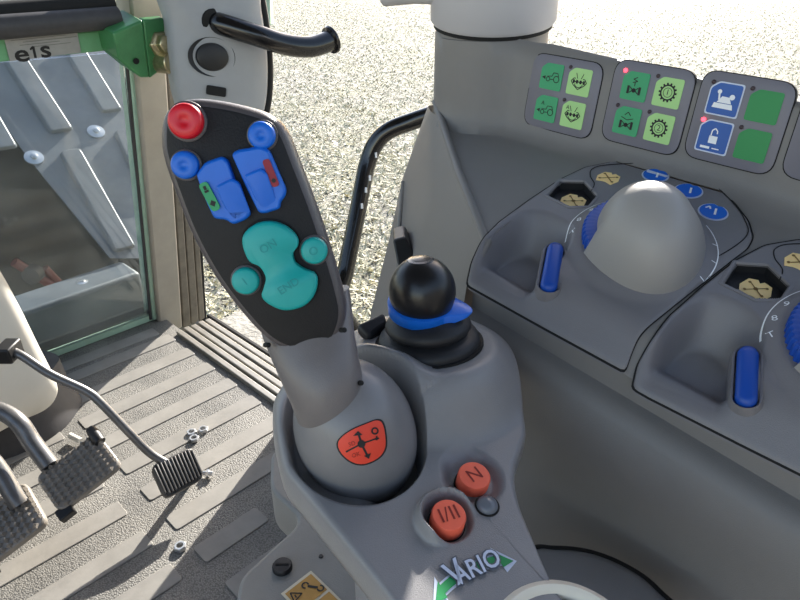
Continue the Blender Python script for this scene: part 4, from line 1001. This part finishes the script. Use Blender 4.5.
nut(191.5, 432, .8, 'loose zinc nut on the floor, leftmost of the three by the accelerator')
nut(194, 438, .1, 'loose zinc nut on the floor, nearest of the three by the accelerator')
nut(180, 546, .5, 'single zinc nut lying alone on the floor below the accelerator')
p0, p1 = onz(70, 435.5, .012), onz(81, 441, .012); b = MB(); b.tube([p0, p1], .006, 12); tag(b.build('floor_peg', M['cream']), 'short white peg on the floor behind the right brake pedal', 'peg')
p0, p1 = onz(203, 473, .008), onz(213, 473.5, .008); b = MB(); b.tube([p0, p1], .0045, 12); d = (p1-p0).normalized(); b.lathe([(.008, 0), (.008, .005)], p1-d*.012, d, 6); tag(b.build('floor_bolt', M['zinc']), 'small zinc bolt on the floor by the accelerator pad', 'bolt')
# ================================================================== LIGHT, CAMERA
sd = (VD*.95+UD*.30).normalized(); el = math.radians(24.6)
sunv = (sd*math.cos(el)+ZD*math.sin(el)).normalized()
su = bpy.data.lights.new('sun', 'SUN'); su.energy = 15.0; su.angle = math.radians(.53); su.color = (1, .95, .87)
so2 = bpy.data.objects.new('sun', su); COL.objects.link(so2); so2.rotation_euler = (-sunv).to_track_quat('-Z', 'Y').to_euler(); so2.location = (2, 2, 4)
w = bpy.data.worlds.new('sky'); SC.world = w; w.use_nodes = True; N = w.node_tree.nodes; L = w.node_tree.links
sk = N.new('ShaderNodeTexSky'); sk.sky_type = 'NISHITA'; sk.sun_disc = False; sk.sun_elevation = el; sk.sun_rotation = math.atan2(sd.x, sd.y); sk.air_density = 1.0; sk.dust_density = .8
tint = N.new('ShaderNodeMix'); tint.data_type = 'RGBA'; tint.blend_type = 'MULTIPLY'; tint.inputs[0].default_value = 1; tint.inputs[7].default_value = (1.10, .965, .86, 1)
L.new(sk.outputs[0], tint.inputs[6]); L.new(tint.outputs[2], N['Background'].inputs[0]); N['Background'].inputs[1].default_value = .44
cam = bpy.data.cameras.new('camera'); cam.sensor_width = 36; cam.lens = 36*FPX/800; cam.clip_start = .02; cam.clip_end = 300
co_ = bpy.data.objects.new('camera', cam); COL.objects.link(co_); co_.location = CAM
fw = VD*math.cos(PITCH)-ZD*math.sin(PITCH); co_.rotation_euler = fw.to_track_quat('-Z', 'Y').to_euler(); SC.camera = co_
SC.view_settings.view_transform = 'Standard'; SC.view_settings.look = 'None'; SC.view_settings.gamma = 1; SC.view_settings.use_curve_mapping = False
SC.view_settings.exposure = 0.0
